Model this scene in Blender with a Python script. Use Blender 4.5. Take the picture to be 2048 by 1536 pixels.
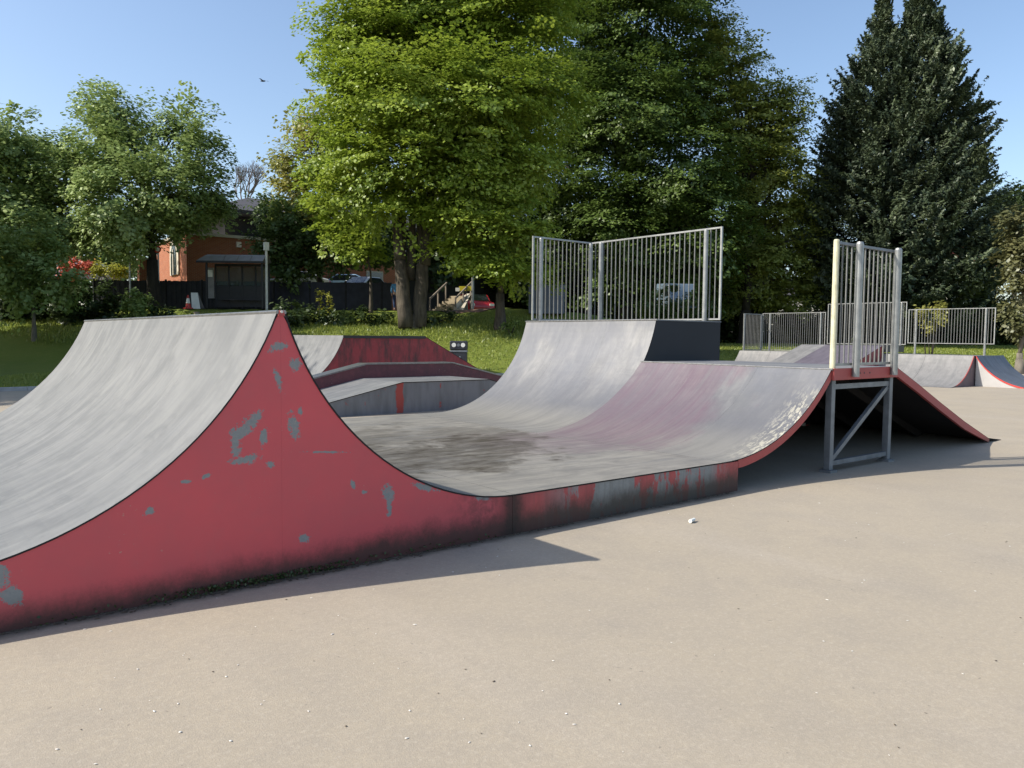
import bpy, bmesh, math, random
import numpy as np
from mathutils import Vector, Matrix
for o in list(bpy.data.objects): bpy.data.objects.remove(o)
S = bpy.context.scene
COL = S.collection
rad = math.radians
random.seed(7)

# ------------------------------------------------------------------ camera, sky, sun, exposure
CAM = Vector((-2.333, -4.8236, 1.58))
RGT = Vector((0.77931675, -0.62656353, 0.00914029))
UPV = Vector((0.03062202, 0.05264841, 0.99814349))
FWD = Vector((0.62588153, 0.77759005, -0.06021643))
FPX = 1569.6
cd = bpy.data.cameras.new("camera")
cd.sensor_width = 36.0; cd.lens = 36.0 * FPX / 2048.0
cd.clip_start = 0.05; cd.clip_end = 3000
cam = bpy.data.objects.new("camera", cd); COL.objects.link(cam)
cam.matrix_world = Matrix(((RGT.x, UPV.x, -FWD.x, CAM.x), (RGT.y, UPV.y, -FWD.y, CAM.y), (RGT.z, UPV.z, -FWD.z, CAM.z), (0, 0, 0, 1)))
S.camera = cam
TOSUN = Vector((-1.94, 0.92, 1.73)).normalized()
sun_el = math.asin(TOSUN.z); sun_az = math.atan2(TOSUN.x, TOSUN.y)
W = bpy.data.worlds.new("World"); S.world = W; W.use_nodes = True
wn = W.node_tree.nodes; wl = W.node_tree.links; wn.clear()
sky = wn.new("ShaderNodeTexSky"); sky.sky_type = 'NISHITA'; sky.sun_disc = False
sky.sun_elevation = sun_el; sky.sun_rotation = sun_az
sky.air_density = 1.0; sky.dust_density = 1.6; sky.ozone_density = 1.6; sky.altitude = 50
bg = wn.new("ShaderNodeBackground"); bg.inputs[1].default_value = 0.15
wo = wn.new("ShaderNodeOutputWorld")
wl.new(sky.outputs[0], bg.inputs[0]); wl.new(bg.outputs[0], wo.inputs[0])
sl = bpy.data.lights.new("sun", 'SUN'); sl.energy = 4.55; sl.angle = rad(0.53); sl.color = (1.0, 0.93, 0.82)
so = bpy.data.objects.new("sun", sl); COL.objects.link(so)
so.rotation_euler = (-TOSUN).to_track_quat('-Z', 'Y').to_euler(); so.location = (-20, 10, 25)
S.view_settings.view_transform = 'Standard'; S.view_settings.look = 'None'
S.view_settings.gamma = 1.0; S.view_settings.use_curve_mapping = False
S.view_settings.exposure = 0.52

def V(px, py, D):
    """world point at depth D metres along the viewing ray of a photograph position"""
    return CAM + D * (FWD + RGT * ((px - 1024) / FPX) - UPV * ((py - 768) / FPX))

# ------------------------------------------------------------------ materials
class NT:
    def __init__(s, name):
        s.m = bpy.data.materials.new(name); s.m.use_nodes = True
        s.t = s.m.node_tree; s.n = s.t.nodes; s.n.clear()
        s.out = s.n.new("ShaderNodeOutputMaterial")
        s.geo = None
    def link(s, a, b): s.t.links.new(a, b)
    def put(s, sock, v):
        if hasattr(v, 'is_output'): s.link(v, sock)
        elif isinstance(v, (tuple, list)) and len(v) == 3 and sock.type == 'RGBA': sock.default_value = (*v, 1)
        else: sock.default_value = v
    def pos(s):
        if not s.geo: s.geo = s.n.new("ShaderNodeNewGeometry")
        return s.geo.outputs['Position']
    def obj(s):
        t = s.n.new("ShaderNodeTexCoord"); return t.outputs['Object']
    def uv(s):
        t = s.n.new("ShaderNodeTexCoord"); return t.outputs['UV']
    def attr(s, name):
        a = s.n.new("ShaderNodeAttribute"); a.attribute_name = name; return a.outputs['Fac']
    def rnd(s):
        return s.n.new("ShaderNodeObjectInfo").outputs['Random']
    def scale(s, v, sc, loc=(0, 0, 0), rot=(0, 0, 0)):
        m = s.n.new("ShaderNodeMapping"); s.link(v, m.inputs[0])
        m.inputs['Scale'].default_value = sc; m.inputs['Location'].default_value = loc; m.inputs['Rotation'].default_value = rot
        return m.outputs[0]
    def noise(s, v, sc, det=4, rough=0.55, dist=0.0, col=False):
        t = s.n.new("ShaderNodeTexNoise"); s.link(v, t.inputs['Vector'])
        t.inputs['Scale'].default_value = sc; t.inputs['Detail'].default_value = det
        t.inputs['Roughness'].default_value = rough; t.inputs['Distortion'].default_value = dist
        return t.outputs['Color' if col else 'Fac']
    def vor(s, v, sc, feat='F1', out='Distance'):
        t = s.n.new("ShaderNodeTexVoronoi"); s.link(v, t.inputs['Vector']); t.feature = feat
        t.inputs['Scale'].default_value = sc; return t.outputs[out]
    def ma(s, op, a, b=0.0, clamp=False):
        t = s.n.new("ShaderNodeMath"); t.operation = op; t.use_clamp = clamp
        s.put(t.inputs[0], a); s.put(t.inputs[1], b); return t.outputs[0]
    def vm(s, op, a, b):
        t = s.n.new("ShaderNodeVectorMath"); t.operation = op
        s.put(t.inputs[0], a); s.put(t.inputs[1], b)
        return t.outputs['Value' if op in ('LENGTH', 'DISTANCE', 'DOT_PRODUCT') else 'Vector']
    def rng(s, v, a, b, c=0.0, d=1.0, smooth=False):
        t = s.n.new("ShaderNodeMapRange"); s.put(t.inputs[0], v)
        if smooth: t.interpolation_type = 'SMOOTHSTEP'
        for i, x in enumerate((a, b, c, d)): s.put(t.inputs[i + 1], x)
        return t.outputs[0]
    def mix(s, f, a, b, mode='MIX'):
        t = s.n.new("ShaderNodeMix"); t.data_type = 'RGBA'; t.blend_type = mode
        s.put(t.inputs[0], f)
        s.put(t.inputs[6], a if hasattr(a, 'is_output') else (*a, 1)); s.put(t.inputs[7], b if hasattr(b, 'is_output') else (*b, 1))
        return t.outputs[2]
    def sep(s, v):
        t = s.n.new("ShaderNodeSeparateXYZ"); s.link(v, t.inputs[0]); return t.outputs
    def comb(s, x, y, z):
        t = s.n.new("ShaderNodeCombineXYZ"); s.put(t.inputs[0], x); s.put(t.inputs[1], y); s.put(t.inputs[2], z); return t.outputs[0]
    def bump(s, h, st, dist=0.01):
        t = s.n.new("ShaderNodeBump"); t.inputs['Strength'].default_value = st; t.inputs['Distance'].default_value = dist
        s.put(t.inputs['Height'], h); return t.outputs[0]
    def bsdf(s, col, rough=0.7, metal=0.0, normal=None, spec=0.5, alpha=None, trans=None):
        b = s.n.new("ShaderNodeBsdfPrincipled")
        s.put(b.inputs['Base Color'], col if hasattr(col, 'is_output') else (*col, 1)); s.put(b.inputs['Roughness'], rough)
        s.put(b.inputs['Metallic'], metal); s.put(b.inputs['Specular IOR Level'], spec)
        if trans is not None: b.inputs['Transmission Weight'].default_value = trans
        if alpha is not None: s.put(b.inputs['Alpha'], alpha)
        if normal is not None: s.link(normal, b.inputs['Normal'])
        s.link(b.outputs[0], s.out.inputs[0]); return s.m

def simple(name, a, b=None, sc=6.0, rough=0.7, metal=0.0, bump=0.0, bsc=60, spec=0.5):
    n = NT(name); p = n.obj()
    if b is None: b = tuple(x * 0.8 for x in a)
    f = n.rng(n.noise(p, sc, 5), 0.3, 0.7)
    c = n.mix(f, a, b)
    nm = n.bump(n.noise(p, bsc, 3), bump) if bump else None
    return n.bsdf(c, rough, metal, nm, spec)

M = {}
M['galv'] = simple('galvanised_steel', (0.36, 0.37, 0.36), (0.24, 0.25, 0.25), 9, 0.42, 0.55, 0.05)
M['galv_dull'] = simple('dull_galvanised_steel', (0.22, 0.24, 0.26), (0.14, 0.155, 0.17), 7, 0.5, 0.4, 0.05)
M['bar_steel'] = simple('weathered_bar_steel', (0.19, 0.195, 0.19), (0.13, 0.135, 0.13), 9, 0.6, 0.2)
M['cream_paint'] = simple('cream_painted_steel', (0.66, 0.64, 0.44), (0.45, 0.43, 0.30), 8, 0.5)
M['black_steel'] = simple('black_painted_steel', (0.012, 0.013, 0.016), (0.02, 0.02, 0.024), 5, 0.45)
M['shade_dark_ply'] = simple('shaded_underside_dark_edge', (0.012, 0.013, 0.016), (0.02, 0.018, 0.018), 3, 0.9)  # shade below the ramp sheets put into a near-black colour; edges dark too
M['joist'] = simple('dark_joist_timber', (0.03, 0.027, 0.026), (0.016, 0.015, 0.015), 5, 0.9)
M['white_paint'] = simple('white_paint', (0.75, 0.74, 0.68), (0.6, 0.58, 0.52), 8, 0.5)
M['coping'] = simple('coping_steel', (0.30, 0.30, 0.29), (0.18, 0.18, 0.18), 20, 0.35, 0.8)
M['bin_black'] = simple('bin_plastic', (0.02, 0.022, 0.028), (0.03, 0.033, 0.04), 5, 0.4)
M['sticker_white'] = simple('white_sticker', (0.78, 0.78, 0.72), (0.7, 0.7, 0.65), 9, 0.5)
M['kerb'] = simple('kerb_concrete', (0.42, 0.42, 0.40), (0.30, 0.30, 0.29), 5, 0.85, 0, 0.3)
M['tarmac'] = simple('path_tarmac', (0.24, 0.235, 0.225), (0.16, 0.16, 0.155), 2, 0.9)
M['board'] = simple('fence_boards', (0.045, 0.045, 0.055), (0.028, 0.028, 0.034), 3, 0.85)
M['slate'] = simple('roof_slate', (0.065, 0.06, 0.065), (0.042, 0.04, 0.045), 1.2, 0.75, 0, 0.3, 20)
M['dark_wall_board'] = simple('shaded_wall_and_dark_board', (0.03, 0.028, 0.03), (0.02, 0.02, 0.022), 2, 0.8)  # upper brick wall's shade put into this colour; also a dark back board
M['stone_trim'] = simple('pale_stone_trim', (0.55, 0.50, 0.40), (0.42, 0.38, 0.31), 4, 0.8)
M['red_plastic'] = simple('red_plastic', (0.55, 0.05, 0.04), (0.4, 0.04, 0.03), 4, 0.4)
M['shelter_roof'] = simple('shelter_roof_sheet', (0.26, 0.25, 0.235), (0.19, 0.18, 0.175), 3, 0.5)
M['skin'] = simple('skin', (0.50, 0.30, 0.22), (0.45, 0.27, 0.2), 6, 0.6)
M['blue_cloth'] = simple('blue_cloth', (0.10, 0.30, 0.55), (0.08, 0.24, 0.45), 8, 0.85)
M['navy_cloth'] = simple('navy_cloth', (0.02, 0.04, 0.10), (0.015, 0.03, 0.08), 8, 0.85)
M['grey_hair'] = simple('grey_hair', (0.35, 0.33, 0.30), (0.2, 0.19, 0.18), 20, 0.8)
M['tyre'] = simple('tyre_rubber', (0.015, 0.015, 0.015), (0.02, 0.02, 0.02), 5, 0.8)
M['rim'] = simple('alloy_rim', (0.5, 0.5, 0.5), (0.4, 0.4, 0.4), 5, 0.3, 0.8)
M['cabinet'] = simple('blue_grey_cabinet', (0.13, 0.16, 0.20), (0.10, 0.125, 0.16), 3, 0.5)
M['timber'] = simple('weathered_timber', (0.24, 0.20, 0.15), (0.17, 0.14, 0.11), 4, 0.8)
M['sandstone'] = simple('sandstone', (0.36, 0.30, 0.20), (0.25, 0.205, 0.14), 3, 0.85, 0, 0.4, 12)
M['soil'] = simple('bare_soil', (0.17, 0.095, 0.06), (0.10, 0.06, 0.04), 3, 0.95, 0, 0.6, 9)
M['yellow_sign'] = simple('yellow_sign', (0.62, 0.52, 0.03), (0.5, 0.42, 0.03), 4, 0.5)
M['bird'] = simple('bird_feathers', (0.02, 0.02, 0.022), (0.03, 0.03, 0.03), 9, 0.8)
M['house_white'] = simple('white_render', (0.72, 0.70, 0.64), (0.6, 0.58, 0.52), 1, 0.8)
M['roof_tile_red'] = simple('red_roof_tiles', (0.36, 0.10, 0.06), (0.25, 0.075, 0.05), 3, 0.8)
M['gum'] = simple('pale_specks', (0.72, 0.70, 0.64), (0.55, 0.52, 0.47), 30, 0.8)
M['dark_bits'] = simple('dark_bits', (0.10, 0.075, 0.05), (0.05, 0.04, 0.03), 30, 0.9)
def glassm(name, col, rough=0.08):
    n = NT(name); return n.bsdf(col, rough, 0.0, spec=0.8)
M['glass_dark'] = glassm('dark_window_glass', (0.02, 0.025, 0.03))
M['glass_shelter'] = (lambda n: n.bsdf((0.10, 0.125, 0.12), 0.05, trans=0.0, alpha=0.5))(NT('shelter_glass'))

def pavement():
    n = NT('pale_tarmac_pad'); p = n.pos()
    big = n.noise(p, 0.22, 4, 0.6); mid = n.noise(p, 1.4, 5, 0.6); fine = n.noise(p, 90, 3, 0.7); grit = n.vor(p, 170)
    c = n.mix(n.rng(big, 0.35, 0.68), (0.385, 0.328, 0.242), (0.342, 0.295, 0.224))
    c = n.mix(n.rng(mid, 0.46, 0.72, 0, 0.6), c, (0.27, 0.24, 0.20))
    c = n.mix(n.rng(n.noise(n.scale(p, (1, 0.25, 1), rot=(0, 0, 0.7)), 1.0, 4), 0.52, 0.72, 0, 0.5), c, (0.40, 0.35, 0.285))
    c = n.mix(n.rng(fine, 0.35, 0.7, 0, 0.55), c, (0.245, 0.22, 0.185))
    c = n.mix(n.rng(grit, 0.06, 0.3, 0.38, 0.0), c, (0.47, 0.43, 0.37))
    st = n.rng(n.noise(p, 3.2, 6, 0.7, 0.4), 0.62, 0.74, 0, 0.32); c = n.mix(st, c, (0.20, 0.18, 0.155))
    mot = n.noise(p, 13, 6, 0.75); c = n.mix(n.rng(mot, 0.42, 0.68, 0, 0.5), c, (0.27, 0.24, 0.195))
    mot2 = n.noise(p, 38, 4, 0.75); c = n.mix(n.rng(mot2, 0.50, 0.70, 0, 0.35), c, (0.47, 0.42, 0.34))
    dsp = n.vor(n.vm('ADD', p, n.scale(n.noise(p, 4, 2, col=True), (.3, .3, 0))), 9.0); c = n.mix(n.rng(dsp, 0.045, 0.075, 0.5, 0.0), c, (0.15, 0.13, 0.11))
    # faint pale scuff lines
    sc = n.noise(n.scale(p, (0.7, 14, 1), rot=(0, 0, 0.35)), 3.0, 3)
    msk = n.rng(n.noise(p, 1.1, 3), 0.55, 0.62)
    c = n.mix(n.ma('MULTIPLY', n.rng(sc, 0.70, 0.74, 0, 0.5), msk), c, (0.50, 0.46, 0.40))
    sc2 = n.noise(n.scale(p, (12, 0.8, 1), rot=(0, 0, -0.2)), 3.0, 3)
    c = n.mix(n.ma('MULTIPLY', n.rng(sc2, 0.71, 0.75, 0, 0.4), n.rng(n.noise(p, 0.9, 3), 0.5, 0.6)), c, (0.17, 0.155, 0.135))
    x, y, z = n.sep(p)
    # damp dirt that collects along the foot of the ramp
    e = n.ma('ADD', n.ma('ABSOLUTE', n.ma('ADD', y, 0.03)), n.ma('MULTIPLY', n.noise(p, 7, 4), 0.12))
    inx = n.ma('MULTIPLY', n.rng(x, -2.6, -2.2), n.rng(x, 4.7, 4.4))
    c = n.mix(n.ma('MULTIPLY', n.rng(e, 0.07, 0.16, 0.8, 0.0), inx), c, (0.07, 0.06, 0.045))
    h = n.ma('ADD', n.ma('MULTIPLY', fine, 0.6), n.ma('MULTIPLY', grit, 0.5))
    return n.bsdf(c, 0.9, 0, n.bump(h, 0.35, 0.004), 0.3)
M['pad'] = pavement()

def grassm():
    n = NT('mown_grass'); p = n.pos()
    a = n.mix(n.rng(n.noise(p, 0.35, 4), 0.35, 0.65), (0.21, 0.25, 0.045), (0.16, 0.21, 0.04))
    a = n.mix(n.rng(n.noise(p, 4.0, 5, 0.7), 0.45, 0.75), a, (0.24, 0.25, 0.06))
    a = n.mix(n.rng(n.noise(p, 30, 3, 0.7), 0.35, 0.7, 0, 0.7), a, (0.09, 0.13, 0.025))
    return n.bsdf(a, 0.95, 0, n.bump(n.noise(p, 25, 4, 0.8), 0.8, 0.05), 0.1)
M['grass'] = grassm()

def rampm(name, base, alt, pink=0.0, dirt=0.0, blue=0.0, edge=0.0):
    """worn pale composite ramp sheet; uv.x = across, uv.y = along the roll, metres"""
    n = NT(name); uv = n.uv(); p = n.pos()
    f1 = n.noise(n.scale(uv, (3.6, 0.5, 1)), 1.6, 7, 0.7, 0.5)
    f2 = n.noise(n.scale(uv, (26, 0.9, 1)), 1.0, 5, 0.7)
    f3 = n.noise(uv, 1.1, 5, 0.6)
    c = n.mix(n.rng(f1, 0.36, 0.66), base, alt)
    c = n.mix(n.rng(f2, 0.48, 0.78, 0, 0.28), c, tuple(x * 0.74 for x in alt))
    f4 = n.noise(n.scale(uv, (1.5, 0.8, 1), loc=(7, 2, 0)), 2.6, 7, 0.72, 0.6)
    c = n.mix(n.rng(f4, 0.44, 0.62, 0, 0.75), c, tuple(x * 0.80 for x in alt))
    c = n.mix(n.rng(f3, 0.50, 0.72, 0, 0.35), c, tuple(min(1, x * 1.1) for x in base))
    dk = n.noise(n.scale(uv, (2.2, 0.5, 1), loc=(3.1, 1.7, 0)), 1.4, 5, 0.65, 0.5)
    c = n.mix(n.rng(dk, 0.54, 0.66, 0, 0.5), c, (0.125, 0.13, 0.132))
    x, y, z = n.sep(p)
    nz = n.noise(p, 0.8, 5, 0.6)
    if blue:
        c = n.mix(n.ma('MULTIPLY', n.rng(nz, 0.40, 0.58, 0, blue), n.rng(z, 0.33, 0.6)), c, (0.115, 0.124, 0.15))
    if blue:
        wr = n.rng(n.ma('ADD', z, n.ma('MULTIPLY', n.ma('SUBTRACT', n.noise(n.scale(uv, (2.5, .6, 1)), 1.3, 5, .6), .5), 1.3)), 1.35, 0.55, 0, 0.62, True)
        c = n.mix(n.ma('MULTIPLY', wr, n.rng(z, 0.30, 0.45, 0.4, 1.0)), c, (0.098, 0.10, 0.112))
    if blue:
        c = n.mix(n.rng(z, 0.62, 0.325, 0, 0.85, True), c, n.mix(n.rng(f1, 0.36, 0.66), (0.235, 0.225, 0.20), (0.17, 0.165, 0.15)))
    if pink:
        # worn pink spray paint across the low side of the quarter pipe
        w = n.noise(n.scale(p, (1, 1.5, 1)), 1.3, 5, 0.6)
        yy = n.ma('ADD', y, n.ma('MULTIPLY', n.ma('SUBTRACT', w, 0.5), 2.2))
        m = n.ma('MULTIPLY', n.rng(yy, 0.95, 1.5), n.rng(yy, 3.3, 2.75))
        m = n.ma('MULTIPLY', m, n.rng(x, 2.6, 4.6))
        st = n.rng(n.noise(n.scale(uv, (5, 0.6, 1)), 1.5, 5, 0.6), 0.25, 0.62, 0.4, 1.0)
        m = n.ma('MULTIPLY', m, n.ma('MULTIPLY', st, pink))
        c = n.mix(m, c, (0.140, 0.090, 0.112))
        c = n.mix(n.ma('MULTIPLY', n.ma('MULTIPLY', m, 0.7), n.rng(f2, 0.45, 0.6)), c, (0.10, 0.062, 0.09))
    if edge:
        # flaked pale patches along the near edge of the low quarter pipe
        fl = n.noise(n.scale(p, (3, 9, 3)), 3.2, 5, 0.75)
        em = n.ma('MULTIPLY', n.rng(y, 0.36, 0.05), n.ma('MULTIPLY', n.rng(x, 4.4, 5.0), n.rng(x, 6.2, 5.9)))
        c = n.mix(n.ma('MULTIPLY', n.rng(fl, 0.50, 0.56), em), c, (0.44, 0.42, 0.34))
    if dirt:
        wn_ = n.noise(p, 1.3, 6, 0.7, 0.4)
        def blob(cx, cy, rx, ry, rot):
            q = n.vm('SUBTRACT', p, (cx, cy, 0)); q = n.scale(q, (1 / rx, 1 / ry, 0), rot=(0, 0, rot))
            return q
        tot = None
        for (cx, cy, rx, ry, ro, k) in ((1.3, 1.9, 1.3, 0.9, 0.5, .9), (1.7, 2.1, 1.5, 1.0, 0.6, 1.0), (2.8, 2.2, 1.6, 0.75, 0.8, 1.0), (2.2, 3.6, 1.5, 0.8, 0.7, 0.6), (1.0, 3.0, 1.0, 1.1, 0, 0.5), (3.4, 3.4, 1.2, .8, .8, .5)):
            q = n.vm('SUBTRACT', p, (cx, cy, 0.0))
            m_ = n.n.new("ShaderNodeMapping"); m_.vector_type = 'TEXTURE'; n.link(q, m_.inputs[0])
            m_.inputs['Rotation'].default_value = (0, 0, ro); m_.inputs['Scale'].default_value = (rx, ry, 50)
            L = n.vm('LENGTH', m_.outputs[0], (0, 0, 0))
            L = n.ma('ADD', L, n.ma('MULTIPLY', n.ma('SUBTRACT', wn_, 0.5), 3.2))
            v = n.rng(L, 1.05, 0.62, 0, k, True)
            tot = v if tot is None else n.ma('MAXIMUM', tot, v)
        stk = n.rng(n.noise(n.scale(p, (1, 3.0, 1), rot=(0, 0, -0.6)), 2.2, 6, 0.75), 0.36, 0.62, 0.25, 1.0)
        c = n.mix(n.ma('MULTIPLY', n.ma('MULTIPLY', tot, stk), dirt), c, (0.040, 0.030, 0.018))
    # scratches
    scr = n.noise(n.scale(uv, (70, 1.4, 1), rot=(0, 0, 0.12)), 1.0, 3, 0.6)
    c = n.mix(n.rng(scr, 0.70, 0.74, 0, 0.4), c, (0.36, 0.36, 0.34))
    scr2 = n.noise(n.scale(uv, (1.6, 60, 1), rot=(0, 0, 0.5)), 1.0, 2, 0.6)
    c = n.mix(n.ma('MULTIPLY', n.rng(scr2, 0.72, 0.76, 0, 0.3), n.rng(f3, 0.45, 0.6)), c, (0.16, 0.16, 0.16))
    c = n.mix(n.rng(n.rnd(), 0, 1, 0.0, 0.14), c, (0.16, 0.165, 0.165))
    rg = n.rng(f1, 0.3, 0.7, 0.42, 0.62)
    return n.bsdf(c, rg, 0, n.bump(n.noise(uv, 60, 3), 0.06, 0.003), 0.4)
M['ramp_spine'] = rampm('worn_pale_ramp_sheet', (0.215, 0.216, 0.210), (0.145, 0.150, 0.153))
M['ramp_quarter'] = rampm('worn_grey_pink_ramp_sheet', (0.215, 0.212, 0.205), (0.135, 0.138, 0.146), pink=0.66, blue=0.6, edge=1.0)
M['ramp_flat'] = rampm('stained_flat_ramp_sheet', (0.27, 0.255, 0.222), (0.185, 0.178, 0.162), pink=0.75, dirt=0.95)
M['ramp_high'] = rampm('worn_blue_grey_ramp_sheet', (0.27, 0.266, 0.254), (0.18, 0.184, 0.19), blue=0.6)
M['ramp_far'] = rampm('far_grey_ramp_sheet', (0.23, 0.225, 0.22), (0.17, 0.17, 0.17))
M['ramp_far_purple'] = rampm('far_purple_grey_ramp_sheet', (0.13, 0.115, 0.14), (0.10, 0.09, 0.11))
M['ramp_far_shaded'] = rampm('far_shaded_ramp_sheet', (0.10, 0.11, 0.13), (0.07, 0.08, 0.095))  # shade on the surface facing away from the sun put into its colour

def redpanel(name, chips=(), grey=0.0, stain=0.0, base=(0.40, 0.062, 0.068), seam=True, foot=1.0, streak=0.0):
    n = NT(name); p = n.pos(); x, y, z = n.sep(p)
    big = n.noise(p, 1.3, 5, 0.6)
    c = n.mix(n.rng(big, 0.35, 0.7), base, tuple(v * k for v, k in zip(base, (0.82, 1.0, 1.0))))
    c = n.mix(n.rng(n.noise(p, 7, 5, 0.7), 0.5, 0.8, 0, 0.3), c, (0.47, 0.12, 0.12))
    q = n.comb(x, z, 0.0)
    w1 = n.noise(p, 14, 5, 0.7); w2 = n.noise(p, 45, 4, 0.8)
    wob = n.ma('ADD', n.ma('MULTIPLY', n.ma('SUBTRACT', w1, 0.5), 3.2), n.ma('MULTIPLY', n.ma('SUBTRACT', w2, 0.5), 3.4))
    tot = None
    for (cx, cz, rx, rz, ro) in chips:
        m_ = n.n.new("ShaderNodeMapping"); m_.vector_type = 'TEXTURE'; n.link(q, m_.inputs[0])
        m_.inputs['Location'].default_value = (cx, cz, 0); m_.inputs['Rotation'].default_value = (0, 0, ro); m_.inputs['Scale'].default_value = (rx, rz, 1)
        L = n.ma('ADD', n.vm('LENGTH', m_.outputs[0], (0, 0, 0)), wob)
        v = n.rng(L, 1.0, 0.93)
        tot = v if tot is None else n.ma('MAXIMUM', tot, v)
    fl = n.noise(n.scale(p, (1, 1, 1.6)), 7.5, 6, 0.75)
    sparse = n.ma('MULTIPLY', n.rng(fl, 0.715, 0.735), n.rng(n.noise(p, 1.2, 3), 0.45, 0.55))
    tot = sparse if tot is None else n.ma('MAXIMUM', tot, sparse)
    if grey:
        g1 = n.noise(n.scale(p, (1.0, 1, 0.35)), 4.5, 6, 0.7, 0.3)
        edge_keep = n.ma('MULTIPLY', n.rng(x, 1.85, 2.35), n.rng(x, 4.45, 4.1)) if grey < 1.5 else 1.0
        g = n.ma('MULTIPLY', n.rng(g1, 0.47, 0.50), edge_keep)
        tot = n.ma('MAXIMUM', tot, g)
    c = n.mix(tot, c, n.mix(n.rng(w2, 0.3, 0.7), (0.20, 0.215, 0.22), (0.27, 0.28, 0.27)))
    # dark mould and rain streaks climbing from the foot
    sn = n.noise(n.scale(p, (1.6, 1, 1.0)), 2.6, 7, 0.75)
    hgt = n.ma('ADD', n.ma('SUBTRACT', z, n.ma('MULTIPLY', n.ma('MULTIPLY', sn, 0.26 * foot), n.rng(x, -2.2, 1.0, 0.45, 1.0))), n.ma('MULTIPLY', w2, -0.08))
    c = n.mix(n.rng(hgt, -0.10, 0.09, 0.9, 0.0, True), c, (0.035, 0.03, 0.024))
    if stain:
        st = n.rng(n.noise(n.scale(p, (3.2, 1, 0.8)), 2.4, 6, 0.72), 0.44, 0.66, 0, stain)
        c = n.mix(st, c, (0.055, 0.03, 0.03))
    if streak:
        st = n.rng(n.noise(n.scale(p, (30, 1, 1.2)), 1.0, 5, 0.6), 0.5, 0.7, 0, streak)
        c = n.mix(st, c, (0.08, 0.07, 0.06))
    pf = n.ma('MULTIPLY', n.rng(n.noise(p, 34, 4, 0.8), 0.64, 0.66), n.rng(n.noise(p, 2.1, 4), 0.54, 0.60))
    c = n.mix(n.ma('MULTIPLY', pf, n.rng(z, 0.2, 0.35)), c, (0.45, 0.33, 0.25))
    if seam:
        d = n.ma('ADD', n.ma('ABSOLUTE', n.ma('SUBTRACT', x, 1.565)), n.ma('MULTIPLY', n.ma('SUBTRACT', w1, 0.5), 0.16))
        c = n.mix(n.rng(d, 0.02, 0.17, 0.9, 0.0, True), c, (0.022, 0.018, 0.016))
        d2 = n.ma('ADD', n.ma('ABSOLUTE', n.ma('SUBTRACT', x, 1.3)), n.ma('MULTIPLY', sn, 0.3))
        c = n.mix(n.ma('MULTIPLY', n.rng(d2, 0.2, 0.55, 0.55, 0.0), n.rng(w1, 0.4, 0.6)), c, (0.09, 0.03, 0.03))
    return n.bsdf(c, 0.55, 0, n.bump(n.ma('MULTIPLY', tot, -1.0), 0.15, 0.003), 0.4)
CH = [(-0.36, 1.50, .05, .028, 0.3), (-0.25, 1.39, .045, .034, 0), (-0.36, 1.28, .018, .07, .3), (-0.60, .985, .085, .042, .75), (-0.51, 1.05, .065, .028, .9),
      (-0.64, .90, .03, .09, .1), (-0.60, .795, .08, .02, 0), (-0.555, .80, .045, .03, .2), (-0.26, .99, .035, .085, .15), (-0.46, .94, .022, .05, 0), (-0.42, .75, .03, .02, 0),
      (-0.82, .72, .025, .012, .3), (-0.94, .70, .028, .01, 0), (-1.14, .55, .03, .02, .4), (-0.20, .245, .035, .03, 0), (-1.90, .29, .055, .09, .2), (-1.83, .19, .04, .06, .5),
      (-0.03, .80, .12, .008, -.1), (0.43, .46, .042, .055, 0), (0.44, .38, .02, .07, 0), (0.74, .475, .10, .022, -.35), (1.27, .33, .07, .018, -.2), (-0.22, 1.08, .015, .03, 0), (0.16, .56, .015, .03, 0.4), (0.25, .5, .02, .015, 0)]
M['red_side'] = redpanel('chipped_red_paint', CH, base=(0.62, 0.092, 0.104), foot=1.0)
M['red_low'] = redpanel('red_and_bare_grey_paint', (), grey=1.0, stain=0.22, foot=1.1, streak=0.35, base=(0.45, 0.08, 0.08))
M['grey_box'] = redpanel('bare_grey_side_with_red_traces', (), grey=1.0, stain=0.0, seam=False, foot=0.5, base=(0.34, 0.06, 0.055))
M['grey_box'] = (lambda n: (lambda p: n.bsdf(
    n.mix(n.ma('MAXIMUM', n.rng(n.noise(n.scale(p, (1, 1, 0.6)), 3.0, 6, 0.75), 0.63, 0.65),
               n.rng(n.ma('ADD', n.ma('ABSOLUTE', n.ma('SUBTRACT', n.sep(p)[0], 5.9)), n.ma('MULTIPLY', n.noise(p, 5, 5), 0.16)), 0.17, 0.15)),
          n.mix(n.rng(n.noise(n.scale(p, (3, 1, .7)), 2, 5), .4, .7), (0.20, 0.215, 0.22), (0.14, 0.15, 0.15)), (0.36, 0.065, 0.05)), 0.7))(n.pos()))(NT('bare_grey_side_with_red_traces'))
M['red_stained'] = redpanel('stained_red_paint', (), stain=0.85, seam=False, foot=0.4, base=(0.30, 0.04, 0.045))
M['red_dark'] = redpanel('dark_maroon_paint', (), stain=0.3, seam=False, foot=0.2, base=(0.15, 0.045, 0.05))
M['red_trim'] = redpanel('red_trim_paint', (), seam=False, foot=0.1, base=(0.42, 0.075, 0.07))
M['blue_panel'] = simple('dark_blue_board', (0.017, 0.020, 0.026), (0.013, 0.015, 0.019), 1.5, 0.7)
M['lit_side'] = simple('far_lit_side', (0.42, 0.41, 0.40), (0.35, 0.34, 0.33), 2, 0.7)  # paler copy: sunlight put into the side colour
M['shaded_side'] = simple('far_shaded_side', (0.17, 0.13, 0.14), (0.12, 0.09, 0.10), 2, 0.7)  # darker copy: shade put into the side colour

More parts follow.
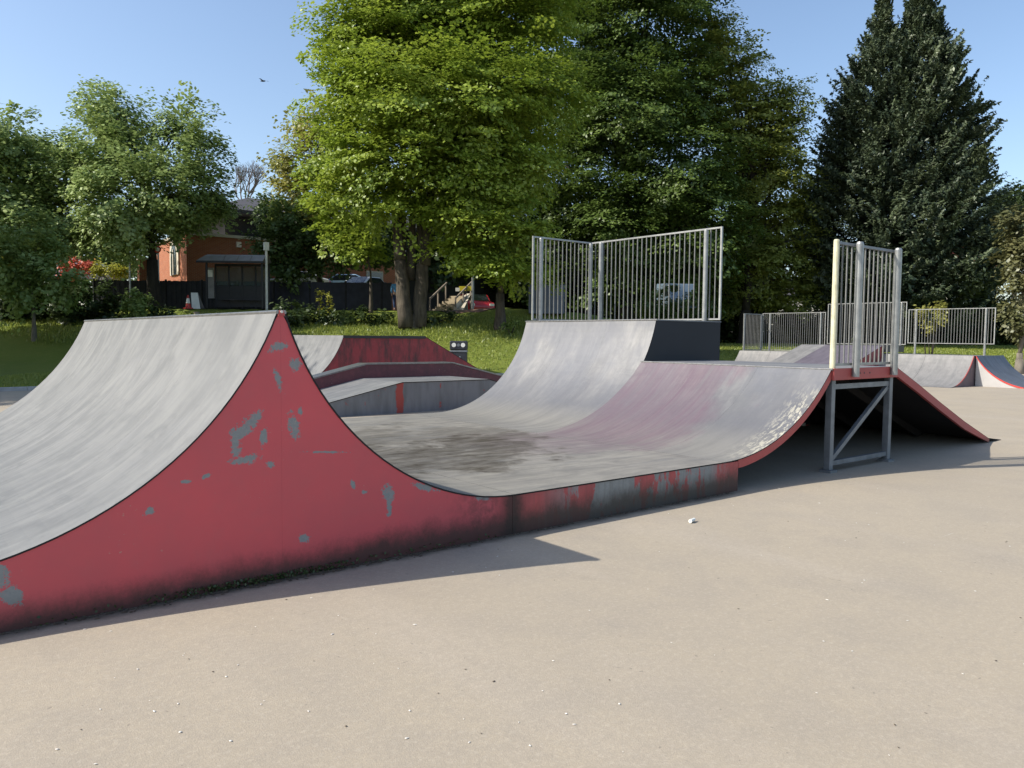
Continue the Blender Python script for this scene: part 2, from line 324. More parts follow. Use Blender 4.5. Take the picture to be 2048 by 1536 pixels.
def barkm(name, a, b):
    n = NT(name); p = n.obj()
    f = n.noise(n.scale(p, (1, 1, 0.2)), 7, 6, 0.7)
    c = n.mix(n.rng(f, 0.35, 0.65), a, b)
    c = n.mix(n.rng(n.noise(p, 1.2, 4), 0.55, 0.7, 0, 0.6), c, tuple(x * 1.6 for x in a))
    return n.bsdf(c, 0.9, 0, n.bump(f, 0.7, 0.03), 0.2)
M['bark'] = barkm('beech_bark', (0.125, 0.105, 0.08), (0.05, 0.043, 0.035))
M['bark_dark'] = barkm('dark_bark', (0.045, 0.038, 0.03), (0.02, 0.018, 0.015))
M['bark_pale'] = barkm('pale_bark', (0.20, 0.18, 0.15), (0.11, 0.10, 0.08))

def leafm(name, a, b, c3, tr=0.35):
    n = NT(name); t = n.attr('tone')
    nz = n.noise(n.obj(), 0.35, 3, 0.6)
    c = n.mix(n.rng(t, 0.0, 1.0), a, b)
    c = n.mix(n.rng(nz, 0.5, 0.7, 0, 0.7), c, c3)
    d = n.n.new("ShaderNodeBsdfDiffuse"); tl = n.n.new("ShaderNodeBsdfTranslucent"); g = n.n.new("ShaderNodeBsdfGlossy")
    g.inputs['Roughness'].default_value = 0.45; g.inputs['Color'].default_value = (0.9, 0.95, 0.9, 1)
    n.link(c, d.inputs[0]); n.link(c, tl.inputs[0])
    m = n.n.new("ShaderNodeMixShader"); m.inputs[0].default_value = tr; n.link(d.outputs[0], m.inputs[1]); n.link(tl.outputs[0], m.inputs[2])
    m2 = n.n.new("ShaderNodeMixShader"); m2.inputs[0].default_value = 0.035; n.link(m.outputs[0], m2.inputs[1]); n.link(g.outputs[0], m2.inputs[2])
    n.link(m2.outputs[0], n.out.inputs[0]); return n.m
M['leaf_beech'] = leafm('fresh_beech_leaves', (.15,.23,.025), (.36,.44,.06), (.25,.33,.035), 0.42)
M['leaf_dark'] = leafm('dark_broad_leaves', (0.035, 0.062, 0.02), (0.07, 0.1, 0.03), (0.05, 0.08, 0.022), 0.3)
M['leaf_mid'] = leafm('mid_green_leaves', (0.17, 0.26, 0.07), (0.3, 0.38, 0.12), (0.22, 0.29, 0.08), 0.35)
M['leaf_haze_light'] = leafm('haze_lightened_leaves', (0.19, 0.28, 0.1), (0.38, 0.46, 0.16), (0.27, 0.35, 0.11), 0.3)  # leaf colour lightened in place of haze over the left trees
M['leaf_hedge'] = leafm('hedge_leaves', (0.06, 0.105, 0.03), (0.15, 0.21, 0.06), (0.09, 0.14, 0.04), 0.35)
M['leaf_yellow'] = leafm('yellow_green_leaves', (0.22, 0.23, 0.05), (0.36, 0.34, 0.09), (0.16, 0.20, 0.05), 0.4)
M['leaf_mass'] = leafm('second_tree_leaves', (0.06, 0.105, 0.022), (0.14, 0.2, 0.04), (0.09, 0.145, 0.028), 0.35)
M['leaf_outer_lit'] = leafm('yellow_lit_leaves', (.15,.20,.045), (.34,.36,.07), (.22,.27,.055), 0.4)  # sunlight on the big tree's upper right put into a yellower leaf colour
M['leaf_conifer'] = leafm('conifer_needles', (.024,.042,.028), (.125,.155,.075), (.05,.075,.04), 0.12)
M['leaf_ivy'] = leafm('ivy_leaves', (0.08, 0.09, 0.035), (0.15, 0.145, 0.06), (0.10, 0.11, 0.04), 0.25)
M['leaf_red'] = leafm('red_blossom', (0.40, 0.06, 0.04), (0.60, 0.16, 0.10), (0.30, 0.05, 0.04), 0.3)
M['leaf_lime_lit'] = leafm('lime_and_yellow_lit_foliage', (0.28, 0.30, 0.04), (0.42, 0.40, 0.07), (0.30, 0.32, 0.05), 0.4)
M['twig'] = simple('bare_twigs', (0.16, 0.13, 0.12), (0.12, 0.10, 0.09), 5, 0.9)
M['blade'] = leafm('grass_blades', (0.16, 0.21, 0.035), (0.28, 0.31, 0.06), (0.2, 0.24, 0.05), 0.3)
def brickm():
    n = NT('orange_brick'); p = n.obj()
    t = n.n.new("ShaderNodeTexBrick"); x, y, z = n.sep(p)
    n.link(n.comb(n.ma('ADD', x, y), z, 0.0), t.inputs[0])
    t.inputs['Color1'].default_value = (0.36, 0.115, 0.055, 1); t.inputs['Color2'].default_value = (0.29, 0.085, 0.045, 1); t.inputs['Mortar'].default_value = (0.34, 0.24, 0.17, 1)
    t.inputs['Scale'].default_value = 1.0; t.inputs['Brick Width'].default_value = 0.225; t.inputs['Row Height'].default_value = 0.075; t.inputs['Mortar Size'].default_value = 0.008
    return n.bsdf(n.mix(n.rng(n.noise(p, 1.5, 4), 0.4, 0.7, 0, .4), t.outputs[0], (0.25, 0.09, 0.05)), 0.9, spec=0.2)
M['brick'] = brickm()
def paint(name, col): return NT(name).bsdf(col, 0.25, 0.0, spec=0.6)
M['car_red'] = paint('red_car_paint', (0.45, 0.02, 0.025)); M['car_white'] = paint('white_car_paint', (0.75, 0.77, 0.80))
M['car_blue'] = paint('pale_blue_car_paint', (0.30, 0.45, 0.62)); M['van_blue'] = paint('dull_blue_van_paint', (0.14, 0.19, 0.24)); M['car_grey'] = paint('grey_car_paint', (0.16, 0.16, 0.20)); M['car_silver'] = paint('silver_car_paint', (0.45, 0.47, 0.48))
M['lamp_white'] = simple('alarm_box_white', (0.8, 0.7, 0.62), (0.75, 0.62, 0.55), 8, 0.5)

# ------------------------------------------------------------------ mesh builder
ORG = {}
class MB:
    def __init__(s): s.v = []; s.f = []; s.uv = {}
    def add(s, vs, fs):
        b = len(s.v); s.v += [tuple(v) for v in vs]; s.f += [tuple(b + i for i in f) for f in fs]; return s
    def box(s, x0, x1, y0, y1, z0, z1):
        return s.add([(x0, y0, z0), (x1, y0, z0), (x1, y1, z0), (x0, y1, z0), (x0, y0, z1), (x1, y0, z1), (x1, y1, z1), (x0, y1, z1)],
                     [(0, 3, 2, 1), (4, 5, 6, 7), (0, 1, 5, 4), (1, 2, 6, 5), (2, 3, 7, 6), (3, 0, 4, 7)])
    def bar(s, a, b, w, h=None, up=(0, 0, 1)):
        a = Vector(a); b = Vector(b); d = (b - a).normalized(); up = Vector(up)
        if abs(d.dot(up)) > 0.95: up = Vector((0, 1, 0)) if abs(d.y) < 0.9 else Vector((1, 0, 0))
        sx = d.cross(up).normalized() * (w / 2); sz = sx.cross(d).normalized() * ((h or w) / 2)
        vs = [a - sx - sz, a + sx - sz, a + sx + sz, a - sx + sz, b - sx - sz, b + sx - sz, b + sx + sz, b - sx + sz]
        return s.add(vs, [(0, 1, 2, 3), (7, 6, 5, 4), (0, 4, 5, 1), (1, 5, 6, 2), (2, 6, 7, 3), (3, 7, 4, 0)])
    def tube(s, pts, rads, n=10, cap=True):
        pts = [Vector(p) for p in pts]; b0 = len(s.v)
        if not isinstance(rads, (list, tuple)): rads = [rads] * len(pts)
        prev = None
        for i, p in enumerate(pts):
            d = (pts[min(i + 1, len(pts) - 1)] - pts[max(i - 1, 0)]).normalized()
            if prev is None:
                ref = Vector((1, 0, 0)) if abs(d.x) < 0.8 else Vector((0, 1, 0)); a = d.cross(ref).normalized()
            else: a = (prev - d * prev.dot(d)).normalized()
            prev = a; c = d.cross(a)
            for k in range(n):
                t = 2 * math.pi * k / n; s.v.append(tuple(p + (a * math.cos(t) + c * math.sin(t)) * rads[i]))
        for i in range(len(pts) - 1):
            for k in range(n):
                k2 = (k + 1) % n; s.f.append((b0 + i * n + k, b0 + i * n + k2, b0 + (i + 1) * n + k2, b0 + (i + 1) * n + k))
        if cap:
            s.f.append(tuple(b0 + k for k in reversed(range(n)))); e = b0 + (len(pts) - 1) * n; s.f.append(tuple(e + k for k in range(n)))
        return s
    def prism_y(s, poly, y0, y1):
        n = len(poly); vs = [(x, y0, z) for x, z in poly] + [(x, y1, z) for x, z in poly]
        return s.add(vs, [tuple(range(n)), tuple(reversed(range(n, 2 * n)))] + [(i, i + n, (i + 1) % n + n, (i + 1) % n) for i in range(n)])
    def prism_x(s, poly, x0, x1):
        n = len(poly); vs = [(x0, y, z) for y, z in poly] + [(x1, y, z) for y, z in poly]
        return s.add(vs, [tuple(range(n)), tuple(reversed(range(n, 2 * n)))] + [(i, i + n, (i + 1) % n + n, (i + 1) % n) for i in range(n)])
    def build(s, name, m, parent=None, local=False, smooth=False, bevel=0.0):
        o0 = Vector((0, 0, 0)) if (local or parent is None) else ORG.get(parent.name, Vector((0, 0, 0)))
        me = bpy.data.meshes.new(name)
        me.from_pydata([(x - o0.x, y - o0.y, z - o0.z) for x, y, z in s.v], [], s.f)
        if bevel or True:
            bm = bmesh.new(); bm.from_mesh(me); bmesh.ops.recalc_face_normals(bm, faces=bm.faces)
            if bevel: bmesh.ops.bevel(bm, geom=bm.edges[:], offset=bevel, segments=1, affect='EDGES', clamp_overlap=True)
            bm.to_mesh(me); bm.free()
        if m: me.materials.append(m)
        if smooth: me.polygons.foreach_set('use_smooth', [True] * len(me.polygons))
        o = bpy.data.objects.new(name, me); COL.objects.link(o)
        if parent is not None: o.parent = parent; ORG[o.name] = o0
        return o
def tag(o, label=None, cat=None, group=None, kind=None):
    if label: o['label'] = label
    if cat: o['category'] = cat
    if group: o['group'] = group
    if kind: o['kind'] = kind
    return o
def thing(name, label, cat, loc, rz=0.0, group=None):
    o = bpy.data.objects.new(name, None); COL.objects.link(o); o.empty_display_size = 0.2
    o.location = loc; o.rotation_euler = (0, 0, rz); ORG[o.name] = Vector(loc)
    return tag(o, label, cat, group)
def part(name, mesh, parent, loc=(0, 0, 0), rz=0.0):
    o = bpy.data.objects.new(name, mesh); COL.objects.link(o); o.parent = parent; o.location = loc; o.rotation_euler = (0, 0, rz); return o
def copy_tree(o, parent=None):
    c = o.copy(); COL.objects.link(c); c.parent = parent
    for ch in [k for k in KIDS(o)]: copy_tree(ch, c)
    return c
def KIDS(o): return [c for c in bpy.data.objects if c.parent == o]

def arc(x0, R, zb, zt, side=1, n=22, z00=None):
    """quarter-pipe profile from the tangent point up to height zt; side=+1 rises to +x"""
    a1 = math.acos(max(-1, min(1, (R - (zt - zb)) / R)))
    return [(x0 + side * R * math.sin(a1 * i / n), zb + R * (1 - math.cos(a1 * i / n))) for i in range(n + 1)]
def sheet(name, prof, y0, y1, t, m, parent, axis='y'):
    """curved sheet with thickness below the profile, uv = (across, arc length)"""
    P = [Vector((x, z)) for x, z in prof]; N = []
    for i in range(len(P)):
        d = (P[min(i + 1, len(P) - 1)] - P[max(i - 1, 0)]).normalized(); nn = Vector((-d.y, d.x))
        if nn.y < 0: nn = -nn
        N.append(nn)
    Q = [p - n_ * t for p, n_ in zip(P, N)]
    L = [0.0]
    for i in range(1, len(P)): L.append(L[-1] + (P[i] - P[i - 1]).length)
    o0 = ORG.get(parent.name, Vector((0, 0, 0))); n = len(P)
    def mk(a, b, c): return ((a, b, c) if axis == 'y' else (b, a, c))
    vs = []; uvs = []
    for arr in (P, Q):
        for yy in (y0, y1):
            for i, p in enumerate(arr): vs.append(mk(p.x, yy, p.y)); uvs.append((yy, L[i] + prof[0][0]))
    f = []
    for i in range(n - 1):
        f.append((i, i + 1, n + i + 1, n + i)); f.append((2 * n + i, 3 * n + i, 3 * n + i + 1, 2 * n + i + 1))
        f.append((i, 2 * n + i, 2 * n + i + 1, i + 1)); f.append((n + i, n + i + 1, 3 * n + i + 1, 3 * n + i))
    f.append((0, n, 3 * n, 2 * n)); f.append((n - 1, 3 * n - 1, 4 * n - 1, 2 * n - 1))
    me = bpy.data.meshes.new(name); me.from_pydata([(a - o0.x, b - o0.y, c - o0.z) for a, b, c in vs], [], f)
    ul = me.uv_layers.new(name='UVMap')
    idx = np.zeros(len(me.loops), dtype=np.int32); me.loops.foreach_get('vertex_index', idx)
    ul.data.foreach_set('uv', np.array(uvs, dtype=np.float32)[idx].ravel())
    bm = bmesh.new(); bm.from_mesh(me); bmesh.ops.recalc_face_normals(bm, faces=bm.faces); bm.to_mesh(me); bm.free()
    me.materials.append(m); me.materials.append(M['shade_dark_ply'])
    me.polygons.foreach_set('material_index', [0 if i < (n - 1) * 4 and i % 4 == 0 else 1 for i in range(len(me.polygons))])
    o = bpy.data.objects.new(name, me); COL.objects.link(o); o.parent = parent; ORG[o.name] = o0
    return o
def sheets(prof, ys, m, parent, t=0.010, gap=0.001, split=None, name='surface_sheet'):
    k = len(prof); cuts = [0] + (split or []) + [k - 1]
    for a, b in zip(cuts[:-1], cuts[1:]):
        for y0, y1 in zip(ys[:-1], ys[1:]):
            seg = [prof[i] for i in range(a, b + 1)]
            if a > 0:
                d = Vector((seg[1][0] - seg[0][0], seg[1][1] - seg[0][1])).normalized() * gap
                seg[0] = (seg[0][0] + d.x, seg[0][1] + d.y)
            sheet(name, seg, y0 + gap / 2, y1 - gap / 2, t, m, parent)

# ------------------------------------------------------------------ terrain
PADP = [(-60, 20), (33, 20), (44.5, 9.2), (60, -30), (60, -60), (-60, -60)]
def in_pad(x, y):
    c = False; j = len(PADP) - 1
    for i in range(len(PADP)):
        xi, yi = PADP[i]; xj, yj = PADP[j]
        if (yi > y) != (yj > y) and x < (xj - xi) * (y - yi) / (yj - yi) + xi: c = not c
        j = i
    return c
def sst(a, b, t):
    t = max(0.0, min(1.0, (t - a) / (b - a))); return t * t * (3 - 2 * t)
def lin(t, pts):
    if t <= pts[0][0]: return pts[0][1]
    for (a, va), (b, vb) in zip(pts[:-1], pts[1:]):
        if t <= b: return va + (vb - va) * (t - a) / (b - a)
    return pts[-1][1]
def zt(x, y):
    dx, dy = x - CAM.x, y - CAM.y
    d = dx * FWD.x + dy * FWD.y; l = dx * RGT.x + dy * RGT.y
    a = lin(d, [(20, .05), (30, .12), (32.5, .3), (38, 1.95), (40, 2.45), (41.5, 2.9), (80, 3.2), (400, 5)])
    b = lin(d, [(20, .05), (38, .12), (60, 1.15), (90, 1.6), (400, 3)])
    w = sst(3, 13, l)
    z = a * (1 - w) + b * w
    if -4 < l < 3 and 37 < d < 50: z += 0.25 * math.exp(-((l + .3) / 1.6) ** 2 - ((d - 43) / 2.5) ** 2)
    return z
def ground():
    xs = [-400, -200, -100, -70] + list(np.arange(-50, 95, 0.75)) + [110, 150, 250, 450]
    ys = [-400, -200, -100, -70] + list(np.arange(-50, 70, 0.75)) + [90, 130, 220, 450]
    vs = []
    for y in ys:
        for x in xs:
            z = -0.06 if in_pad(x, y) else zt(x, y)
            vs.append((x, y, z))
    n = len(xs); f = [(j * n + i, j * n + i + 1, (j + 1) * n + i + 1, (j + 1) * n + i) for j in range(len(ys) - 1) for i in range(n - 1)]
    me = bpy.data.meshes.new('grass_ground'); me.from_pydata(vs, [], f); me.materials.append(M['grass'])
    me.polygons.foreach_set('use_smooth', [True] * len(me.polygons))
    o = bpy.data.objects.new('grass_ground', me); COL.objects.link(o); tag(o, kind='structure')
ground()
mb = MB(); mb.add([(x, y, 0) for x, y in PADP], [tuple(reversed(range(len(PADP))))])
tag(mb.build('concrete_pad', M['pad']), kind='structure')
def kerb(a, b, step=0.915):
    a = Vector((*a, 0)); b = Vector((*b, 0)); L = (b - a).length; n = int(L / step); d = (b - a) / n
    root = thing('kerb', None, None, a); tag(root, kind='structure')
    m_ = MB(); ang = math.atan2(d.y, d.x); m_.box(0.004, d.length - 0.004, 0, 0.13, -0.05, 0.10); me = None
    for i in range(n):
        if me is None:
            o = m_.build('kerb_stone', M['kerb'], root, local=True, bevel=0.008); me = o.data
        else: o = part('kerb_stone', me, root)
        o.location = d * i; o.rotation_euler = (0, 0, ang)
kerb((-14, 20.0), (33, 20.0)); kerb((33, 20.0), (44.5, 9.2)); kerb((44.5, 9.2), (50.5, -6.5))
# path up on the terrace
def path():
    m_ = MB(); P = []
    for l in np.arange(-32, 3.1, 1.0):
        for d in (41.9, 44.6):
            x = CAM.x + FWD.x * d + RGT.x * l; y = CAM.y + FWD.y * d + RGT.y * l; P.append((x, y, zt(x, y) + 0.02))
    n = len(P) // 2
    m_.add(P, [(2 * i, 2 * i + 2, 2 * i + 3, 2 * i + 1) for i in range(n - 1)])
    tag(m_.build('path', M['tarmac']), kind='structure')
path()

# ------------------------------------------------------------------ main ramp
HF = 0.323; WY = 5.96; Z0 = 0.0
# --- spine ramp
spR = arc(1.58, 1.98, HF, 1.726, -1, 26)      # right-hand transition, from flat up to the apex
spL = arc(-2.42, 2.20, HF, 1.726, 1, 26)      # left-hand transition rising to the apex
t_sp = thing('spine_ramp', 'tall spine ramp nearest the camera with pale curved faces and chipped red side', 'skate ramp', (-0.35, 0, 0))
T = 0.014
poly = [(-5.4, 0.0), (1.565, 0.0), (1.565, HF - T)] + [(x, z - T * 0.9) for x, z in spR[1:]][:-1] + [(-0.327, 1.700), (-0.362, 1.700)] + [(x, z - T * 0.9) for x, z in reversed(spL[1:-1])] + [(-2.42, HF - T), (-5.4, HF - T)]
polL = [(-5.4, 0.0), (-0.3452, 0.0), (-0.3452, 1.700), (-0.362, 1.700)] + [(x, z - T * 0.9) for x, z in reversed(spL[1:-1])] + [(-2.42, HF - T), (-5.4, HF - T)]
polR = [(-0.3447, 0.0), (1.565, 0.0), (1.565, HF - T)] + [(x, z - T * 0.9) for x, z in spR[1:-1]] + [(-0.327, 1.700), (-0.3447, 1.700)]
for y0, y1 in ((0.0, 0.018), (WY - 0.018, WY)):
    MB().prism_y(polL, y0, y1).build('side_panel', M['red_side'], t_sp); MB().prism_y(polR, y0, y1).build('side_panel', M['red_side'], t_sp)
# ribs inside so the sheets sit on timber
for y in (1.2, 2.4, 3.6, 4.8):
    MB().prism_y([(x, z - 0.003 if z > .01 else z) for x, z in poly], y - 0.02, y + 0.02).build('rib', M['joist'], t_sp)
YS = [-0.006, 1.215, 2.435, 3.655, 4.875, WY + 0.006]
sheets(spL, YS, M['ramp_spine'], t_sp); sheets(spR, YS, M['ramp_flat'], t_sp)
sheets([(-5.4, HF), (-2.425, HF)], YS, M['ramp_spine'], t_sp)
MB().tube([(-0.366, -0.012, 1.722), (-0.366, WY + 0.03, 1.722)], 0.013, 12).build('coping', M['coping'], t_sp, smooth=False)
MB().tube([(-0.322, -0.012, 1.722), (-0.322, WY + 0.03, 1.722)], 0.013, 12).build('coping', M['coping'], t_sp)
MB().prism_y([(-0.366, 1.700), (-0.322, 1.700), (-0.331, 1.733), (-0.357, 1.733)], -0.020, -0.004).build('apex_cap', M['red_trim'], t_sp)
MB().tube([(-0.345, -0.027, 1.724), (-0.345, -0.021, 1.724)], 0.009, 8).build('coping_end', M['white_paint'], t_sp)
# --- flat bottom
t_fl = thing('flat_deck', 'low flat ramp deck with brown stains between the spine and the quarter pipes', 'ramp deck', (3.0, 0, 0))
MB().box(1.568, 4.575, 0.0, 0.018, 0.0, HF - T).build('side_panel', M['red_low'], t_fl)
MB().box(1.568, 5.0, WY - 0.018, WY, 0.0, HF - T).build('side_panel', M['red_low'], t_fl)
MB().box(4.557, 4.575, 0.019, WY - 0.02, 0.0, HF - T).build('end_panel', M['joist'], t_fl)
sheets([(1.583, HF), (2.97, HF), (4.335, HF)], YS, M['ramp_flat'], t_fl)
# --- low quarter pipe + platform + bank
YK = 2.955
t_lo = thing('low_quarter_pipe', 'low quarter pipe with pinkish worn surface and red edge leading up to the railed platform', 'skate ramp', (6.3, 0, 0))
loP = arc(4.34, 2.68, HF, 1.236, 1, 22); XL = loP[-1][0]
sheets(loP, [-0.006, 0.98, 1.965, YK - 0.004], M['ramp_quarter'], t_lo)
edge = [(x + 0.0, z - T) for x, z in loP if x > 4.58]; e0 = [(4.578, edge[0][1] - .004)] + edge
def offs(pr, t):
    out = []
    for i, p in enumerate(pr):
        a = Vector(pr[max(i - 1, 0)]); b = Vector(pr[min(i + 1, len(pr) - 1)]); d = (b - a).normalized(); out.append((p[0] + d.y * t, p[1] - d.x * t))
    return out
MB().prism_y(e0 + list(reversed(offs(e0, 0.085))), 0.0, 0.03).build('edge_channel', M['red_trim'], t_lo)
for y in (0.98, 1.965, 2.90):
    MB().prism_y(e0 + list(reversed(offs(e0, 0.10))), y - .02, y + .02).build('rib', M['joist'], t_lo)
MB().tube([(XL, -0.02, 1.230), (XL, YK, 1.230)], 0.014, 10).build('coping', M['coping'], t_lo)
ZP = 1.236
t_pf = thing('platform', 'raised platform with red edge on a grey steel frame between low quarter pipe and bank', 'ramp platform', (7.1, 0, 0))
MB().box(XL + 0.02, 7.963, 0.0, YK - .003, ZP - 0.02, ZP).build('deck_board', M['ramp_high'], t_pf)
MB().box(XL + 0.015, 7.96, -0.03, -0.002, ZP - 0.135, ZP + 0.004).build('edge_channel', M['red_trim'], t_pf, bevel=0.004)
for x in (6.98, 7.08, 7.22):
    MB().tube([(x, -0.0335, ZP - 0.06), (x, -0.0295, ZP - 0.06)], 0.011, 8).build('bolt', M['black_steel'], t_pf)
LX0, LX1 = 6.44, 7.87
for x in (LX0, LX1):
    MB().box(x - 0.04, x + 0.04, 0.005, 0.085, 0.03, ZP - 0.02).build('leg', M['galv_dull'], t_pf, bevel=0.004)
    MB().box(x - 0.075, x + 0.075, -0.03, 0.12, 0.0, 0.03).build('foot_plate', M['galv_dull'], t_pf)
    MB().box(x - 0.04, x + 0.04, YK - 0.10, YK - 0.02, 0.0, ZP - 0.02).build('leg', M['galv_dull'], t_pf)
MB().bar((LX0 + .04, .045, ZP - 0.215), (LX1 - .04, .045, ZP - 0.215), 0.05, 0.06).build('top_rail', M['galv_dull'], t_pf)
MB().bar((LX0 + .04, .045, 0.105), (LX1 - .04, .045, 0.105), 0.05, 0.055).build('bottom_rail', M['galv_dull'], t_pf)
MB().bar((LX0 + .05, .045, 0.15), (LX1 - .05, .045, ZP - 0.26), 0.045, 0.055).build('brace', M['galv_dull'], t_pf)
for y in (0.6, 1.2, 1.8, 2.4): MB().box(XL + .03, 7.92, y, y + .045, ZP - .12, ZP - .021).build('joist', M['joist'], t_pf)
t_bk = thing('bank_ramp', 'straight bank ramp with red edge sloping from the platform down to the ground', 'skate ramp', (9.7, 0, 0))
bk = [(7.965, ZP), (8.63, 0.985), (9.35, .70), (10.18, .385), (11.1, .07), (11.62, 0.006)]
sheets(bk, [-0.004, 1.0, 2.0, WY], M['ramp_high'], t_bk, t=0.016)
be = [(x, z - 0.016) for x, z in bk[:-1]]
MB().prism_y(be + list(reversed([(x - .02, max(z - 0.10, 0.004)) for x, z in be])), -0.02, 0.02).build('edge_channel', M['red_trim'], t_bk)
for y in (1.0, 2.0, 3.0, 4.0, 5.0):
    MB().prism_y(be + [(10.9, 0.004), (7.98, ZP - .16)], y - .02, y + .02).build('joist', M['joist'], t_bk)
MB().prism_y([(7.97, ZP - .02), (9.35, .68), (11.1, .05), (11.1, 0.0), (7.97, 0.0)], WY - .02, WY).build('far_side_panel', M['red_stained'], t_bk)
# --- high quarter pipe behind
t_hi = thing('high_quarter_pipe', 'tall quarter pipe behind the low one with a dark blue side board', 'skate ramp', (7.0, YK, 0))
HZ = 1.857; hiP = arc(4.74, 1.98, HF, HZ, 1, 26); XH = hiP[-1][0]; XB = 8.23
sheets([(4.34, HF)] + hiP, [YK + 0.002, 3.96, 4.96, WY + 0.006], M['ramp_high'], t_hi)
side = [(x + .004, z - .012) for x, z in hiP]
pl = side + [(XH + .02, HZ - .02), (XB, HZ - .02), (XB, 0.0), (4.6, 0.0), (4.6, HF - .02)]
MB().prism_y(pl, YK + .004, YK + .022).build('side_board', M['blue_panel'], t_hi)
MB().prism_y(pl, WY - .018, WY).build('side_board', M['red_stained'], t_hi)
MB().box(XB - .02, XB, YK + .023, WY - .02, 0, HZ - .021).build('back_board', M['blue_panel'], t_hi)
MB().box(XH + .02, XB + .01, YK - .004, WY + .006, HZ - .018, HZ).build('deck_board', M['ramp_high'], t_hi)
MB().tube([(XH, YK - .02, HZ - .006), (XH, WY + .02, HZ - .006)], 0.014, 10).build('coping', M['coping'], t_hi)

# --- guard fences
BARM = {}
def barmesh(h, r=0.0105, m='bar_steel'):
    k = (round(h, 3), r, m)
    if k not in BARM:
        b = MB(); b.tube([(0, 0, 0), (0, 0, h)], r, 6, cap=False)
        o = b.build('bar_tmp', M[m]); BARM[k] = o.data; bpy.data.objects.remove(o)
    return BARM[k]
def guard(label, a, b, zb, zt_, posts, spacing=0.105, postr=0.038, pz=None, group='railed guard fences on the ramps', post_off=0.0, r=0.0105):
    a = Vector(a); b = Vector(b); L = (b - a).length; d = (b - a) / L; nrm = Vector((d.y, -d.x, 0))
    t = thing('guard_fence', label, 'guard fence', (a.x, a.y, zb), group=group)
    A = Vector((a.x, a.y, 0)); B = Vector((b.x, b.y, 0))
    for z, nm in ((zt_, 'top_rail'), (zb + 0.035, 'bottom_rail')):
        MB().bar(A + Vector((0, 0, z)), B + Vector((0, 0, z)), 0.028, 0.028).build(nm, M['galv'], t, bevel=0.002)
    n = max(2, int(round(L / spacing))); me = barmesh(zt_ - zb - 0.06, r)
    for i in range(1, n): part('bar', me, t, (d.x * L * i / n, d.y * L * i / n, 0.045))
    for q in (0, 1):
        p = A + d * (L * q)
        MB().bar(p + Vector((0, 0, zb + .022)), p + Vector((0, 0, zt_ + .014)), 0.03, 0.03).build('end_upright', M['galv'], t)
    for q in posts:
        p = A + d * (L * q) + nrm * post_off
        MB().tube([p + Vector((0, 0, pz if pz is not None else zb - .0)), p + Vector((0, 0, zt_ - .03)), p + Vector((0, 0, zt_ - .015))], [postr, postr, postr * .8], 14).build('post', M['galv'], t, smooth=False)
    return t
F = 1.50
guard('short side of the tall guard fence at the far left end of the high deck', (6.78, WY - .03, 0), (XB - .03, WY - .03, 0), HZ, HZ + F, (0.1, 0.97), post_off=0.05)
guard('long tall guard fence along the back of the high deck above the dark board', (XB, WY - .03, 0), (XB, YK + .02, 0), HZ, HZ + F, (0.10, 0.91), post_off=0.05)
# tower fence
tw = thing('guard_fence', 'narrow upright guard fence with thick posts on the red edged platform', 'guard fence', (6.4, -.03, ZP - .1), group='railed guard fences on the ramps')
MB().tube([(6.80, -.065, ZP - .10), (6.80, -.065, 2.72), (6.80, -.065, 2.745)], [.044, .044, .034], 16).build('post', M['galv'], tw)
MB().tube([(7.77, -.065, ZP - .10), (7.77, -.065, 2.72), (7.77, -.065, 2.745)], [.044, .044, .034], 16).build('post', M['galv'], tw)
tag(MB().tube([(6.42, 0.02, ZP + .0), (6.42, 0.02, 2.735), (6.42, 0.02, 2.75)], [.034, .034, .026], 12).build('post', M['cream_paint'], tw), 'cream painted post')
MB().bar((6.42, 0, 2.71), (7.92, 0, 2.71), .03, .03).build('top_rail', M['galv_dull'], tw)
MB().bar((6.42, 0, ZP + .05), (7.92, 0, ZP + .05), .03, .03).build('bottom_rail', M['galv'], tw)
MB().bar((7.92, 0, ZP + .0), (7.92, 0, 2.725), .032, .032).build('end_upright', M['galv_dull'], tw)
me = barmesh(2.69 - ZP - .06)
for i in range(1, 14): part('bar', me, tw, (0.02 + 1.5 * i / 14, 0.03, .165))

# ------------------------------------------------------------------ fun box with ledge
t_fb = thing('fun_box', 'low grey sided fun box with sloping ends and pale top beyond the ramps', 'skate box', (6.5, 9.05, 0))
fp = [(3.0, .004), (5.95, .632), (8.2, .632), (10.6, .004)]
for y0, y1, mm in ((9.05, 9.07, 'grey_box'), (10.78, 10.795, 'red_dark')):
    MB().prism_y([(x, z - .016) if z > .1 else (x, .0) for x, z in fp], y0, y1).build('side_panel', M[mm], t_fb)
sheets(fp[:2], [9.04, 9.92, 10.797], M['ramp_spine'], t_fb, t=.015); sheets(fp[1:3], [9.04, 9.92, 10.797], M['ramp_spine'], t_fb, t=.015); sheets(fp[2:], [9.04, 9.92, 10.797], M['ramp_high'], t_fb, t=.015)
t_lg = thing('ledge', 'dark maroon raised ledge running along the back of the grey fun box', 'skate ledge', (6.5, 10.8, 0))
lp = [(3.0, .0), (3.0, .22), (6.1, .925), (8.4, .925), (11.4, .22), (11.4, 0)]
MB().prism_y(lp, 10.8, 11.2).build('wall', M['red_dark'], t_lg)
MB().prism_y([(2.98, .222), (6.1, .928), (8.4, .928), (11.42, .222), (11.42, .25), (8.41, .957), (6.09, .957), (2.98, .25)], 10.785, 11.215).build('top_plate', M['coping'], t_lg)
